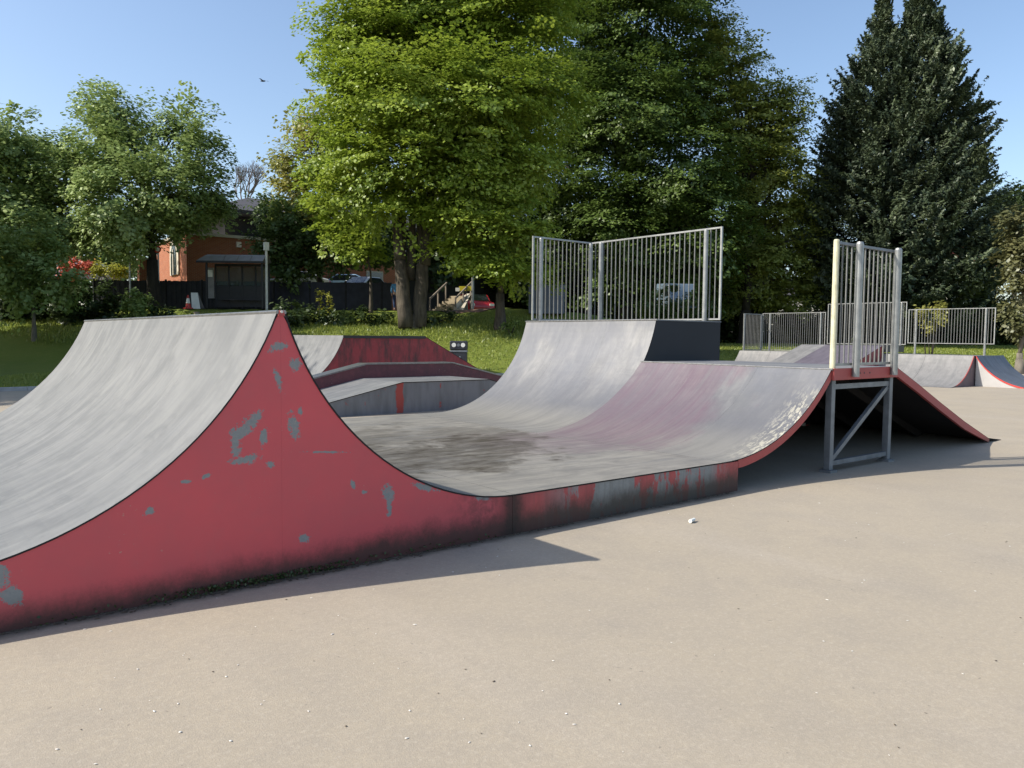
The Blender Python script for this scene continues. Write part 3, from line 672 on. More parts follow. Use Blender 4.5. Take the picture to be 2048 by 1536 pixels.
# back ramp: quarter, deck, bank
t_br = thing('deck_ramp', 'dark stained red ramp with pale curved end and sloping bank near the grass', 'skate ramp', (8.5, 14, 0))
bq = arc(5.25, 2.3, .01, 1.57, 1, 18); xo = bq[-1][0]
dx = 7.14 - xo; bq = [(x + dx, z) for x, z in bq]
MB().prism_y(bq[0:1] + [(x + .01, z - .013) for x, z in bq[1:]] + [(9.65, 1.555), (12.7, .0)], 14.0, 14.02).build('side_panel', M['red_stained'], t_br)
MB().prism_y(bq[0:1] + [(x + .01, z - .013) for x, z in bq[1:]] + [(9.65, 1.555), (12.7, .0)], 17.5, 17.52).build('side_panel', M['red_stained'], t_br)
sheets(bq, [13.995, 15.2, 16.4, 17.53], M['ramp_spine'], t_br)
sheets([(7.142, 1.57), (9.65, 1.57)], [13.995, 15.2, 16.4, 17.53], M['ramp_high'], t_br, t=.013)
sheets([(9.652, 1.568), (12.72, .004)], [13.995, 15.2, 16.4, 17.53], M['ramp_high'], t_br, t=.013)
MB().box(7.12, 9.66, 13.97, 13.994, 1.50, 1.575).build('edge_channel', M['black_steel'], t_br)

# ------------------------------------------------------------------ far right ramps
FH = 1.06
t_fr = thing('long_quarter_pipe', 'long low grey quarter pipe far right in front of the grass', 'skate ramp', (27.2, 11, 0))
fq = arc(25.3, 2.1, .006, FH, 1, 14); ddx = 27.3 - fq[-1][0]; fq = [(x + ddx, z) for x, z in fq]
sheets(fq, [6.4, 8.0, 9.6, 11.2, 12.8, 14.4, 15.95], M['ramp_far'], t_fr, gap=.006)
sp_ = [(x, z - .014) if z > .02 else (x, 0) for x, z in fq] + [(28.8, FH - .014), (28.8, 0)]
MB().prism_y(sp_, 6.402, 6.42).build('side_panel', M['shaded_side'], t_fr); MB().prism_y(sp_, 15.93, 15.948).build('side_panel', M['lit_side'], t_fr)
MB().prism_y([(x, z) for x, z in fq[3:]] + [(x + .05, z - .02) for x, z in reversed(fq[3:])], 6.385, 6.40).build('edge_strip', M['red_trim'], t_fr)
MB().box(27.3, 28.8, 6.4, 15.95, FH - .013, FH + .001).build('deck_board', M['ramp_far'], t_fr)
MB().box(28.78, 28.8, 6.43, 15.92, 0, FH - .02).build('back_board', M['dark_wall_board'], t_fr)
t_fs = thing('side_quarter_pipe', 'quarter pipe with shade in its surface colour, light in its side colour and red edge at the far right corner', 'skate ramp', (28, 5.5, 0))
gy = [(-(x - 25.3) , z) for x, z in fq]
yl = 6.36
prof = [(yl - (27.3 - x), z) for x, z in fq]      # y, z rising towards +y
def sheet_x(prof, x0, x1, m, parent): return sheet('surface_sheet', prof, x0, x1, .014, m, parent, axis='x')
for x0, x1 in ((27.45, 28.6), (28.605, 29.9)): sheet_x(prof, x0, x1, M['ramp_far_shaded'], t_fs)
spx = [(y, z - .014) if z > .02 else (y, 0) for y, z in prof] + [(yl, 0)]
MB().prism_x(spx, 27.44, 27.46).build('side_panel', M['lit_side'], t_fs); MB().prism_x(spx, 29.88, 29.898).build('side_panel', M['lit_side'], t_fs)
MB().prism_x([(y, z + .004) for y, z in prof[2:]] + [(y, z - .05) for y, z in reversed(prof[2:])], 27.42, 27.438).build('edge_strip', M['red_plastic'], t_fs)
t_fbk = thing('wedge_bank', 'grey and purple wedge bank with red side rising to the raised middle deck far right', 'skate ramp', (25.5, 11, 0))
wb = [(22.8, .004), (27.2, 1.37)]
sheets(wb, [9.55, 11.85], M['ramp_far_purple'], t_fbk); sheets(wb, [11.85, 12.9], M['ramp_far'], t_fbk)
MB().prism_y([(22.85, 0), (27.2, 1.352), (27.2, 0)], 9.56, 9.58).build('side_panel', M['red_stained'], t_fbk)
MB().prism_y([(22.85, 0), (27.2, 1.352), (27.2, 0)], 12.86, 12.88).build('side_panel', M['red_stained'], t_fbk)
MB().box(27.2, 28.8, 9.55, 12.9, 1.355, 1.37).build('deck_board', M['ramp_far_purple'], t_fbk)
MB().box(27.25, 28.79, 9.47, 9.545, FH + .06, 1.36).build('side_board', M['black_steel'], t_fbk)
g2 = 'railed guard fences on the ramps'
guard('short guard fence at the left end of the far grey quarter pipe', (27.35, 15.8, 0), (28.7, 15.8, 0), FH, FH + 1.62, (0.03, 0.97), r=.012)
guard('left guard fence on the far deck, between the short end fence and its taller neighbour', (28.72, 15.75, 0), (28.72, 12.75, 0), FH, FH + 1.66, (0.12, 0.93), r=.012)
guard('taller middle guard fence behind the purple wedge bank', (28.76, 12.65, 0), (28.76, 9.42, 0), 1.38, 3.06, (0.06, 0.94), r=.012)
guard('right guard fence on the far deck with grass showing below its bars', (28.72, 9.3, 0), (28.72, 6.28, 0), FH + .38, FH + 1.70, (0.09, 0.90), pz=FH, r=.012)

# ------------------------------------------------------------------ foliage
rng = np.random.default_rng(11)
def leaf_mesh(name, C, N, size, tone, m, aspect=1.5):
    """C centres, N normals (n,3); rhombic leaf-sized faces"""
    n = len(C)
    N = N / (np.linalg.norm(N, axis=1, keepdims=True) + 1e-9)
    R = rng.normal(size=(n, 3)); A = np.cross(N, R); A /= (np.linalg.norm(A, axis=1, keepdims=True) + 1e-9); B = np.cross(N, A)
    s = (size * rng.uniform(0.65, 1.3, n))[:, None]
    v = np.empty((n, 4, 3), np.float32)
    v[:, 0] = C + A * s * aspect * .5; v[:, 1] = C + B * s * .5; v[:, 2] = C - A * s * aspect * .5; v[:, 3] = C - B * s * .5
    v[:, 0] -= N * s * .12; v[:, 2] -= N * s * .12
    me = bpy.data.meshes.new(name)
    me.vertices.add(4 * n); me.vertices.foreach_set('co', v.ravel())
    me.loops.add(4 * n); me.loops.foreach_set('vertex_index', np.arange(4 * n, dtype=np.int32))
    me.polygons.add(n); me.polygons.foreach_set('loop_start', np.arange(0, 4 * n, 4, dtype=np.int32)); me.polygons.foreach_set('loop_total', np.full(n, 4, np.int32))
    at = me.attributes.new('tone', 'FLOAT', 'FACE'); at.data.foreach_set('value', tone.astype(np.float32))
    me.update(calc_edges=True); me.materials.append(m)
    return me
def crown_points(lobes, dens, spread, leaf_per, droop=0.15, flat=0.16, up=0.0, shell=0.55):
    zj = .16 if flat < .11 else .28
    """lobes: (c, rx, ry, rz) world; sprays on lobe shells, leaves inside each spray"""
    Cs = []; Ns = []; Ts = []
    for c, rx, ry, rz in lobes:
        area = 4 * math.pi * ((rx * ry) ** 1.6 / 3 + (rx * rz) ** 1.6 / 3 + (ry * rz) ** 1.6 / 3) ** (1 / 1.6)
        k = max(4, int(area * dens))
        d = rng.normal(size=(k, 3)); d /= np.linalg.norm(d, axis=1, keepdims=True)
        rr = rng.uniform(shell, 1.0, k) ** 0.8
        rr *= 1 + 0.10 * np.sin(d[:, 0] * 7 + c[0]) * np.cos(d[:, 1] * 6 + c[1]) + 0.07 * rng.normal(size=k)
        P = np.array(c) + d * np.array([rx, ry, rz]) * rr[:, None]
        out = d.copy(); out[:, 2] = out[:, 2] * 0.35 - droop + up + rng.normal(size=k) * zj; out /= np.linalg.norm(out, axis=1, keepdims=True)
        sd = np.cross(out, np.array([0, 0, 1.0])); sd /= (np.linalg.norm(sd, axis=1, keepdims=True) + 1e-9)
        nn = np.cross(sd, out); nn *= np.sign(nn[:, 2:3] + 1e-9)
        sc = rng.uniform(0.6, 1.35, k) * spread; stone = rng.uniform(0, 1, k)
        lp = leaf_per
        u = rng.uniform(-1, 1, (k, lp)); w = rng.normal(size=(k, lp)) * .45 * (1 - .5 * np.abs(u)); h = rng.normal(size=(k, lp)) * flat
        Q = P[:, None, :] + out[:, None, :] * (u * sc[:, None])[..., None] + sd[:, None, :] * (w * sc[:, None])[..., None] + nn[:, None, :] * ((h - 0.18 * u * u) * sc[:, None])[..., None]
        NN = nn[:, None, :] * 1.0 + rng.normal(size=(k, lp, 3)) * .33 + d[:, None, :] * .45
        Cs.append(Q.reshape(-1, 3)); Ns.append(NN.reshape(-1, 3)); Ts.append((stone[:, None] * .6 + rng.uniform(0, .4, (k, lp))).ravel())
    return np.concatenate(Cs), np.concatenate(Ns), np.concatenate(Ts)
def lobe(px, py, D, rpx, ky=1.0, kd=1.0):
    c = V(px, py, D); r = rpx * D / FPX; return (tuple(c), r * kd, r * kd, r * ky)
def limb_mb(a, b, r0, r1, seg=6, wob=0.25, n=8):
    a = Vector(a); b = Vector(b); pts = []; L = (b - a).length; rs = []
    for i in range(seg + 1):
        t = i / seg; p = a.lerp(b, t)
        p.z += L * 0.08 * math.sin(math.pi * t)
        if 0 < i < seg: p += Vector([random.uniform(-1, 1) for _ in range(3)]) * wob * L * 0.08
        pts.append(p); rs.append(r0 + (r1 - r0) * t)
    return MB().tube(pts, rs, n)
def tree(name, label, base, lobes, m, bark, tr, th, dens=1.6, spread=0.9, lp=60, leaf=0.17, droop=.15, flat=.16, up=0, shell=.55, group=None, cat='tree', limbs=True, trunk_top=None, stems=1, aspect=1.5, crown='crown'):
    """th = height of the first fork above the base"""
    base = Vector(base); t = thing(name, label, cat, base, group=group)
    C, N, T_ = crown_points(lobes, dens, spread, lp, droop, flat, up, shell)
    me = leaf_mesh(crown, C - np.array(base), N, leaf, T_, m, aspect)
    o = bpy.data.objects.new(crown, me); COL.objects.link(o); o.parent = t
    cx = sum(l[0][0] for l in lobes) / len(lobes); cy = sum(l[0][1] for l in lobes) / len(lobes)
    mz = sum(l[0][2] for l in lobes) / len(lobes); MZ = mz + .3 * (max(l[0][2] for l in lobes) - mz)
    fork = base + Vector((0, 0, th)); top = Vector(trunk_top) if trunk_top else Vector((cx * .3 + base.x * .7, cy * .3 + base.y * .7, MZ))
    mbt = MB(); pts = [base + Vector((0, 0, -.25)), base + Vector((0, 0, .12)), base + Vector((tr * .1, 0, .6)), base.lerp(fork, .6), fork]
    mbt.tube(pts, [tr * 1.65, tr * 1.35, tr * 1.08, tr * .92, tr * .85], 12)
    mbt.build('trunk', M[bark], t, smooth=True)
    if limbs:
        limb_mb(fork, top, tr * .62, tr * .12, 8).build('limb', M[bark], t, smooth=True)
        for l in lobes:
            c = Vector(l[0]); 
            if c.z < fork.z + .2: continue
            q = min(.75, max(0.0, (c.z - fork.z) / max(top.z - fork.z, .1) * .55)); s_ = fork.lerp(top, q)
            limb_mb(s_, c, tr * .34 * (1 - .5 * q), tr * .07, 6).build('limb', M[bark], t, smooth=True)
    return t
def gz(p): return Vector((p.x, p.y, zt(p.x, p.y)))
def base_at(px, D): p = V(px, 660, D); return gz(p)

# big bright beech
B = []
for (px, py, r, dD) in ((760, 70, 115, 0), (880, 30, 130, 1), (1000, 60, 120, 1), (705, 190, 80, -1), (800, 190, 125, -2.5), (940, 200, 130, -2), (1060, 180, 90, 0), (690, 300, 70, 0), (780, 310, 105, -2.5), (900, 320, 105, -2),
                        (1030, 310, 90, -1), (715, 385, 62, -1), (790, 400, 58, -2), (790, -60, 140, 1), (930, -110, 150, 2), (1080, -40, 110, 2), (860, 140, 140, 4), (960, 300, 120, 4), (690, 85, 55, 0), (650, 350, 40, 0)):
    B.append(lobe(px, py, 38 + dD, r, .85))
beech = tree('beech_tree', 'large bright green beech with several stems at the middle of the grass bank', base_at(825, 38.35), B, M['leaf_beech'], 'bark', .40, .55, dens=.80, spread=1.5, lp=200, leaf=.135, droop=.10, flat=.075, shell=.6, limbs=False)
for (px0, py0, px1, py1, r0, r1, dd) in ((812, 655, 800, 520, .38, .27, -.1), (838, 655, 846, 520, .36, .28, .15), (800, 520, 790, 415, .30, .20, -.1), (822, 560, 826, 400, .22, .14, .4), (846, 520, 838, 395, .24, .16, .2), (850, 530, 862, 380, .27, .17, .0), (806, 500, 806, 380, .17, .11, .6), (790, 415, 740, 180, .20, .05, 0), (838, 395, 880, 120, .16, .05, .2), (862, 380, 960, 200, .17, .05, 0), (806, 380, 800, 120, .11, .04, .6), (862, 400, 1010, 300, .1, .03, 0), (790, 430, 690, 330, .09, .03, -.3)):
    limb_mb(V(px0, py0, 38 + dd), V(px1, py1, 38 + dd), r0, r1, 7, .12, 12).build('limb', M['bark'], beech, smooth=True)
# lower light branches of the beech
for lst in (((930, 420, 70, -1), (975, 445, 62, -1.5), (1020, 410, 55, -.5), (905, 500, 42, -1), (960, 510, 55, -1), (1010, 540, 48, -1.5), (1040, 470, 60, -.5), (1055, 540, 50, 0), (905, 430, 40, -2)),):
    L_ = [lobe(a, b, 37 + d, r, .55) for a, b, r, d in lst]
    tree('young_beech_tree', 'smaller bright green tree with drooping layered branches right of the large beech', base_at(1000, 38), L_, M['leaf_beech'], 'bark', .24, 1.7, dens=1.3, spread=1.15, lp=120, leaf=.13, droop=.22, flat=.07)
# big dark tree mass
B = []
for (px, py, r, dD) in ((1150, 90, 120, 0), (1290, 40, 125, 0), (1240, 220, 130, -2), (1130, 330, 110, -1), (1340, 180, 110, 1), (1360, 330, 120, -2), (1240, 440, 115, -2), (1390, 450, 105, -2),
                        (1110, 460, 90, 1), (1320, -70, 120, 1), (1160, -80, 130, 2), (1380, 550, 75, 0), (1230, 550, 85, 0), (1110, 560, 70, 2), (1310, 560, 75, 3), (1180, 200, 110, 5), (1330, 400, 90, 4)):
    B.append(lobe(px, py, 60 + dD, r, .9))
tree('spreading_tree', 'huge dark green spreading tree behind the tall guard fence', base_at(1250, 60), B, M['leaf_mass'], 'bark_dark', .7, 2.6, dens=.50, spread=1.8, lp=150, leaf=.18, droop=.12, flat=.09)
B = []
for (px, py, r, dD) in ((1430, 110, 55, 0), (1480, 150, 55, 0), (1530, 210, 50, 0), (1400, 200, 60, 1), (1470, 250, 75, 0), (1560, 270, 48, 0), (1590, 240, 22, 0), (1540, 340, 62, 0), (1450, 360, 60, 1), (1600, 330, 22, 1), (1500, 430, 60, 0), (1580, 430, 45, 0), (1590, 510, 42, 1), (1520, 520, 60, 0), (1460, 480, 45, 1), (1480, 580, 45, 1), (1560, 590, 45, 1), (1610, 470, 22, 0), (1600, 400, 35, 1), (1570, 200, 38, 0), (1430, 60, 40, 0), (1620, 560, 40, 2), (1500, 320, 80, 4), (1540, 460, 80, 4), (1450, 560, 60, 4)):
    B.append(lobe(px, py, 61 + dD, r, .9))
tree('lit_outer_crown', 'yellow lit outer crown of the huge dark tree towards the conifer', base_at(1490, 61), B, M['leaf_outer_lit'], 'bark_dark', .5, 2.6, dens=.75, spread=1.5, lp=110, leaf=.17, droop=.08, flat=.09)  # separate crown added for the lit side of the spreading tree
# left two-headed tree
B = []
for (px, py, r, dD) in ((232, 235, 68, 0), (205, 295, 80, 0), (262, 300, 65, -1), (368, 250, 55, 0), (378, 310, 70, -1), (165, 360, 75, 0), (250, 390, 100, -2), (350, 385, 80, -2), (415, 385, 52, 0), (150, 420, 70, 0), (240, 450, 80, -1), (350, 425, 65, -1), (420, 420, 45, 1), (200, 210, 40, 1), (185, 465, 45, 1), (262, 462, 55, 0)):
    B.append(lobe(px, py, 42.5 + dD, r, .95))
tree('lime_tree', 'two headed blue green tree on the left with a dark trunk beside the brick wall', base_at(308, 42.2), B, M['leaf_haze_light'], 'bark_dark', .36, 2.6, dens=1.05, spread=.8, lp=80, leaf=.15, droop=.0, flat=.26)
B = [lobe(*q) for q in ((15, 270, 42, 60), (55, 330, 43, 62), (-10, 360, 42, 90), (80, 400, 43, 65), (40, 440, 42, 80), (-20, 480, 42, 80), (100, 300, 46, 40), (-60, 300, 42, 90), (90, 470, 42, 55))]
tree('maple_tree', 'tall dark tree cut off by the left edge of the view', base_at(-25, 42), B, M['leaf_haze_light'], 'bark_dark', .34, 2.6, dens=1.1, spread=.85, lp=75, leaf=.16, droop=.05, flat=.26)
B = [lobe(*q) for q in ((70, 500, 35.5, 58), (20, 540, 35, 50), (112, 560, 35, 50), (45, 585, 35, 45), (90, 460, 36, 40), (0, 500, 35, 45))]
tree('rowan_tree', 'small leafy tree with a thin pale trunk on the left grass bank', base_at(68, 35.5), B, M['leaf_mid'], 'bark_pale', .09, 1.5, dens=1.7, spread=.6, lp=50, leaf=.14, flat=.25)
B = [lobe(*q) for q in ((8, 520, 40, 38), (25, 560, 40, 30))]
tree('lit_foliage_piece', 'yellow lit piece of foliage at the left edge behind the small leafy tree', base_at(10, 40), B, M['leaf_lime_lit'], 'bark_pale', .05, .4, dens=3, spread=.4, lp=50, leaf=.12, flat=.3, cat='shrub')  # yellow light on the small tree put into a separate lime coloured piece
# yellowish tree and hawthorn behind the beech
B = [lobe(*q) for q in ((610, 330, 48, 60), (655, 250, 48, 50), (600, 250, 49, 30), (575, 390, 48, 45), (640, 390, 48, 50), (560, 330, 49, 30), (690, 300, 48, 50), (630, 440, 47, 38))]
tree('flowering_tree', 'pale yellow green tree rising behind the left side of the beech', base_at(640, 48), B, M['leaf_yellow'], 'bark_dark', .2, 2.5, dens=1.3, spread=.75, lp=42, leaf=.17, flat=.28)
B = [lobe(*q) for q in ((560, 430, 45.6, 42), (545, 490, 45.6, 40), (590, 500, 46, 48), (640, 505, 46, 42), (610, 460, 46.5, 40), (690, 500, 46, 42), (740, 492, 46, 40), (570, 545, 45.8, 35), (740, 460, 47, 40), (780, 500, 47, 40), (530, 420, 47, 22))]
tree('hawthorn_tree', 'dark green bushy tree between the bus shelter and the beech', base_at(590, 46.5), B, M['leaf_hedge'], 'bark_dark', .16, 1.3, dens=1.6, spread=.7, lp=55, leaf=.16, flat=.28)
B = [lobe(*q) for q in ((705, 490, 40, 38), (660, 470, 40, 30), (735, 500, 40.5, 30), (650, 420, 41, 34), (690, 450, 41, 30), (625, 410, 42, 22), (720, 440, 41, 34))]
tree('low_beech_bough', 'yellow green layered small tree in front of the parked white cars', base_at(742, 41), B, M['leaf_beech'], 'bark', .09, 1.6, dens=1.9, spread=.7, lp=50, leaf=.15, droop=.22, flat=.1)
# conifer
def conifer():
    base = base_at(1800, 62); base.z = 0.9
    t = thing('conifer_tree', 'tall dark conifer with two pointed tops on the right', 'tree', base)
    cen = V(1800, 620, 62)
    Cs = []; Ns = []; Ts = []
    # outline half-width by height above the image base (m), two leaders
    mpp = 62 / FPX
    def prof(py): return lin(py, [(-60, 8), (0, 30), (60, 66), (130, 102), (200, 126), (300, 146), (400, 172), (480, 195), (560, 195), (620, 155), (650, 120)])
    k = 1900
    zs = rng.uniform(0, 1, k) ** .8
    for i in range(k):
        py = -30 + 670 * zs[i]
        if py < 120:
            if rng.random() < .42: cx = 1765; hw = lin(py, [(0, 3), (50, 12), (120, 38)])
            else: cx = 1840; hw = lin(py, [(-40, 3), (0, 14), (120, 60)])
            if py < 5 and cx == 1765: continue
        else: cx = lin(py, [(120, 1806), (300, 1800), (500, 1795), (650, 1815)]); hw = prof(py)
        ang = rng.uniform(0, 2 * math.pi); rr = rng.uniform(.70, 1.0) * hw * mpp * (1 + .10 * math.sin(ang * 5 + py * .03))
        c0 = V(cx, py, 62)
        dr = np.array([math.cos(ang), math.sin(ang), 0.0]); P = np.array(c0) + dr * rr
        out = dr * 1.0 + np.array([0, 0, rng.uniform(.3, 1.0) + lin(py, [(0, 1.6), (150, .5), (400, 0)])]); out /= np.linalg.norm(out)
        sd = np.cross(out, [0, 0, 1.0]); sd /= np.linalg.norm(sd); nn = np.cross(sd, out)
        L_ = rng.uniform(.7, 1.5) * lin(py, [(0, .75), (200, 1.2), (600, 1.6)]); n_ = 155
        roll = rng.normal() * .5; sd, nn = sd * math.cos(roll) + nn * math.sin(roll), nn * math.cos(roll) - sd * math.sin(roll)
        nf = 7; fa = rng.uniform(-.75, .75, nf); fl = 1 - .45 * np.abs(fa); fb = rng.uniform(-1, .1, nf); fi = rng.integers(0, nf, n_); tt = rng.uniform(0, 1, n_) ** .8
        al = fb[fi] + tt * fl[fi] * np.cos(fa[fi]) * 1.1; ac = tt * fl[fi] * np.sin(fa[fi]); wd = (1 - tt) * .09 + .012
        Q = P + np.outer(al * L_, out) + np.outer((ac + rng.normal(size=n_) * wd) * L_, sd) + np.outer((rng.normal(size=n_) * wd * .8 - .12 * ac * ac + .10 * tt) * L_, nn)
        NN = nn + rng.normal(size=(n_, 3)) * .4 + dr * .8; u = tt * 2 - 1
        Cs.append(Q); Ns.append(NN); Ts.append(rng.uniform(0, 1) * .6 + rng.uniform(0, .4, n_) * (u + 1) / 2)
    C = np.concatenate(Cs); N = np.concatenate(Ns); Tn = np.concatenate(Ts)
    me = leaf_mesh('crown', C - np.array(base), N, .125, Tn, M['leaf_conifer'], 2.6)
    o = bpy.data.objects.new('crown', me); COL.objects.link(o); o.parent = t
    MB().tube([base + Vector((0, 0, -.3)), base + Vector((0, 0, 2)), V(1803, 150, 62)], [.55, .42, .12], 10).build('trunk', M['bark_dark'], t, smooth=True)
    limb_mb(V(1803, 170, 62), V(1765, 15, 62), .12, .02, 5).build('limb', M['bark_dark'], t); limb_mb(V(1803, 170, 62), V(1840, -30, 62), .12, .02, 5).build('limb', M['bark_dark'], t)
    # inner leaf mass in the darkest leaf tones
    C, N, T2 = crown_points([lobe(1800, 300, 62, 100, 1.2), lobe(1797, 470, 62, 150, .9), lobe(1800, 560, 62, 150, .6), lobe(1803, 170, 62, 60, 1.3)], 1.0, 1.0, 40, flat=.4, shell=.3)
    me = leaf_mesh('inner_foliage', C - np.array(base), N, .22, T2 * .2, M['leaf_conifer'], 1.6)
    o = bpy.data.objects.new('inner_foliage', me); COL.objects.link(o); o.parent = t
conifer()
B = [lobe(*q) for q in ((2045, 450, 38, 40), (2030, 510, 38, 38), (2050, 570, 38, 42), (2035, 630, 38, 30), (2075, 500, 38, 60), (2055, 655, 38, 25))]
tree('ivy_clad_tree', 'olive green ivy clad tree at the right edge of the view', base_at(2042, 38), B, M['leaf_ivy'], 'bark_pale', .16, .9, dens=1.9, spread=.55, lp=55, leaf=.14, flat=.3)
B = [lobe(*q) for q in ((2005, 410, 78, 26), (2040, 405, 78, 34), (2020, 440, 78, 35), (2080, 420, 78, 50))]
tree('distant_tree', 'hazy dark treetop far away between the conifer and the right edge', base_at(2025, 78), B, M['leaf_dark'], 'bark_dark', .3, 5, dens=.6, spread=1.4, lp=60, leaf=.3, flat=.3)
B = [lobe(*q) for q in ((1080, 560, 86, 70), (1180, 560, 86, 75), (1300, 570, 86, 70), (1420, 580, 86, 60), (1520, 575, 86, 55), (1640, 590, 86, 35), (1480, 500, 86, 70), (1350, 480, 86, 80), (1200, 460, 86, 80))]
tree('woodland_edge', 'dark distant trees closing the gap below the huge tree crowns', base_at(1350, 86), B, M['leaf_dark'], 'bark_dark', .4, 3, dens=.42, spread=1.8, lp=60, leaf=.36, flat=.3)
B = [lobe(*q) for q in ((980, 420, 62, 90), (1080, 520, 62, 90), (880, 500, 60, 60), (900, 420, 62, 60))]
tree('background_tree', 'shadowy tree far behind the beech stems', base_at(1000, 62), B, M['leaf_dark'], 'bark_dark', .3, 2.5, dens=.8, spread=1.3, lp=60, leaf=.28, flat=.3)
# shade trees standing left of the view
for (l, d, hgt, lab) in ((-25, 20.3, 15, 'leafy tree outside the left of the view beside the pad'), (-27, 25.5, 17, 'leafy tree outside the left of the view halfway up the lawn'), (-31, 30, 17, 'leafy tree outside the left of the view on the grass bank')):
    b = CAM + FWD * d + RGT * l; b = gz(b); B = []
    for k in range(9):
        a = k * 2.4; B.append(((b.x + 2.6 * math.cos(a) * (k > 0), b.y + 2.6 * math.sin(a) * (k > 0), b.z + hgt * (.35 + .065 * k)), 3.0, 3.0, 2.6))
    tree('roadside_tree', lab, b, B, M['leaf_mid'], 'bark', .4, 4, dens=.5, spread=1.4, lp=50, leaf=.34, flat=.3)
B = [lobe(*q) for q in ((-40, 540, 74, 70), (60, 545, 74, 60), (150, 550, 74, 55), (240, 550, 74, 50), (320, 545, 74, 50), (20, 470, 76, 60), (110, 480, 76, 50), (200, 500, 76, 45))]
tree('hillside_trees', 'shadowy distant trees beyond the board fence on the left', base_at(120, 75), B, M['leaf_hedge'], 'bark_dark', .3, 2, dens=.5, spread=1.5, lp=60, leaf=.32, flat=.3)
# bare tree
def bare():
    base = base_at(490, 70); t = thing('bare_tree', 'leafless brown tree behind the slate roof', 'tree', base)
    m_ = MB(); top = V(492, 340, 70)
    def br(a, d, L, r, k):
        b = a + d * L; m_.tube([a, a.lerp(b, .5) + Vector([random.uniform(-.06, .06) * L for _ in range(3)]), b], [r, r * .8, r * .6], 4, cap=False)
        if k:
            for _ in range(3 if k > 1 else 4):
                dd = (d + Vector((random.uniform(-.7, .7), random.uniform(-.7, .7), random.uniform(-.1, .5)))).normalized(); br(b, dd, L * random.uniform(.55, .8), r * .6, k - 1)
    for i in range(6): br(V(490, 420, 70), Vector((random.uniform(-.6, .6), random.uniform(-.6, .6), 1)).normalized(), 1.5, .09, 4)
    m_.build('branches', M['twig'], t)
    MB().tube([base, V(490, 418, 70)], [.25, .12], 8).build('trunk', M['bark_dark'], t)
bare()
def shrub(name, label, lst, m, px, D, leaf=.11, dens=3.0, lp=45, spread=.42, cat='shrub', group=None):
    B = [lobe(*q) for q in lst]; b = base_at(px, D); t = thing(name, label, cat, b, group=group)
    C, N, T_ = crown_points(B, dens, spread, lp, .05, .3)
    me = leaf_mesh('foliage', C - np.array(b), N, leaf, T_, m); o = bpy.data.objects.new('foliage', me); COL.objects.link(o); o.parent = t
    for k, l in enumerate(B[:4]): limb_mb(b + Vector((0, 0, -.1)), l[0], .035, .012, 3, n=5).build('stem', M['bark_dark'], t)
    return t
shrub('laurel_bush', 'dark rounded bush below the fence beside the small leafy tree', ((190, 612, 39, 44), (150, 622, 38.5, 40), (235, 620, 39, 38), (120, 604, 39, 38)), M['leaf_dark'], 185, 39, .15, 2.2)
shrub('laurel_bush', 'dark low bush at the left edge under the small leafy tree', ((40, 610, 39, 40), (5, 600, 39, 45), (80, 620, 39, 32)), M['leaf_dark'], 40, 39, .15, 2.2)
shrub('young_bush', 'bright green young bush behind the tip of the left ramp', ((272, 603, 37.5, 19), (262, 618, 37.4, 16), (284, 620, 37.5, 17), (268, 590, 37.5, 11)), M['leaf_mid'], 272, 37.5, .12, 5, 40, .3)
shrub('bramble', 'dark bramble patch just left of the bus shelter kerb', ((310, 625, 38.5, 22), (340, 630, 38.5, 18)), M['leaf_dark'], 320, 38.5, .12, 3)
shrub('low_hedge', 'dark low hedge along the foot of the terrace between the spine ramp and the beech', ((600, 632, 38.6, 26), (640, 636, 38.6, 24), (680, 636, 38.6, 24), (720, 637, 38.6, 23), (760, 637, 38.6, 22), (565, 625, 38.6, 24), (585, 645, 38, 18)), M['leaf_dark'], 660, 38.6, .13, 2.6, cat='hedge')
shrub('low_hedge', 'dark low hedge between the two beech trunks', ((870, 636, 39, 16), (900, 634, 39, 15), (850, 640, 39, 15)), M['leaf_dark'], 870, 39, .12, 3, cat='hedge')
shrub('fern_clump', 'pale green weeds at the foot of the slim tree trunk', ((1015, 650, 37, 8), (1035, 642, 37.2, 8)), M['leaf_mid'], 1020, 37, .1, 8, 30, .22, cat='plant')
for px, py, lab in ((640, 600, 'tall pale weed stalk nearer the ramp tip against the dark fence'), (658, 604, 'tall pale weed stalk nearer the beech against the dark fence')):
    shrub('tall_weed', lab, ((px, py, 40, 6), (px + 1, py + 16, 40, 5), (px - 1, py - 14, 40, 4)), M['leaf_lime_lit'], px, 40, .07, 9, 22, .2, cat='plant')
shrub('red_shrub', 'red blossoming shrub beyond the fence on the left', ((150, 533, 50, 15), (172, 528, 50, 13), (132, 536, 50, 10)), M['leaf_red'], 150, 50, .12, 5)
shrub('lime_hedge', 'sunlit lime yellow hedge beyond the fence on the left', ((205, 540, 50, 13), (225, 542, 50, 13), (245, 543, 50, 13), (190, 532, 50, 10)), M['leaf_lime_lit'], 225, 50, .12, 5, cat='hedge')
shrub('yellow_shrub', 'pale yellowish shrub overhanging the far right guard fence', ((1845, 628, 34, 17), (1870, 640, 34, 14), (1885, 618, 35, 14), (1860, 655, 34, 10)), M['leaf_yellow'], 1860, 34, .1, 4.5, 34, .35)
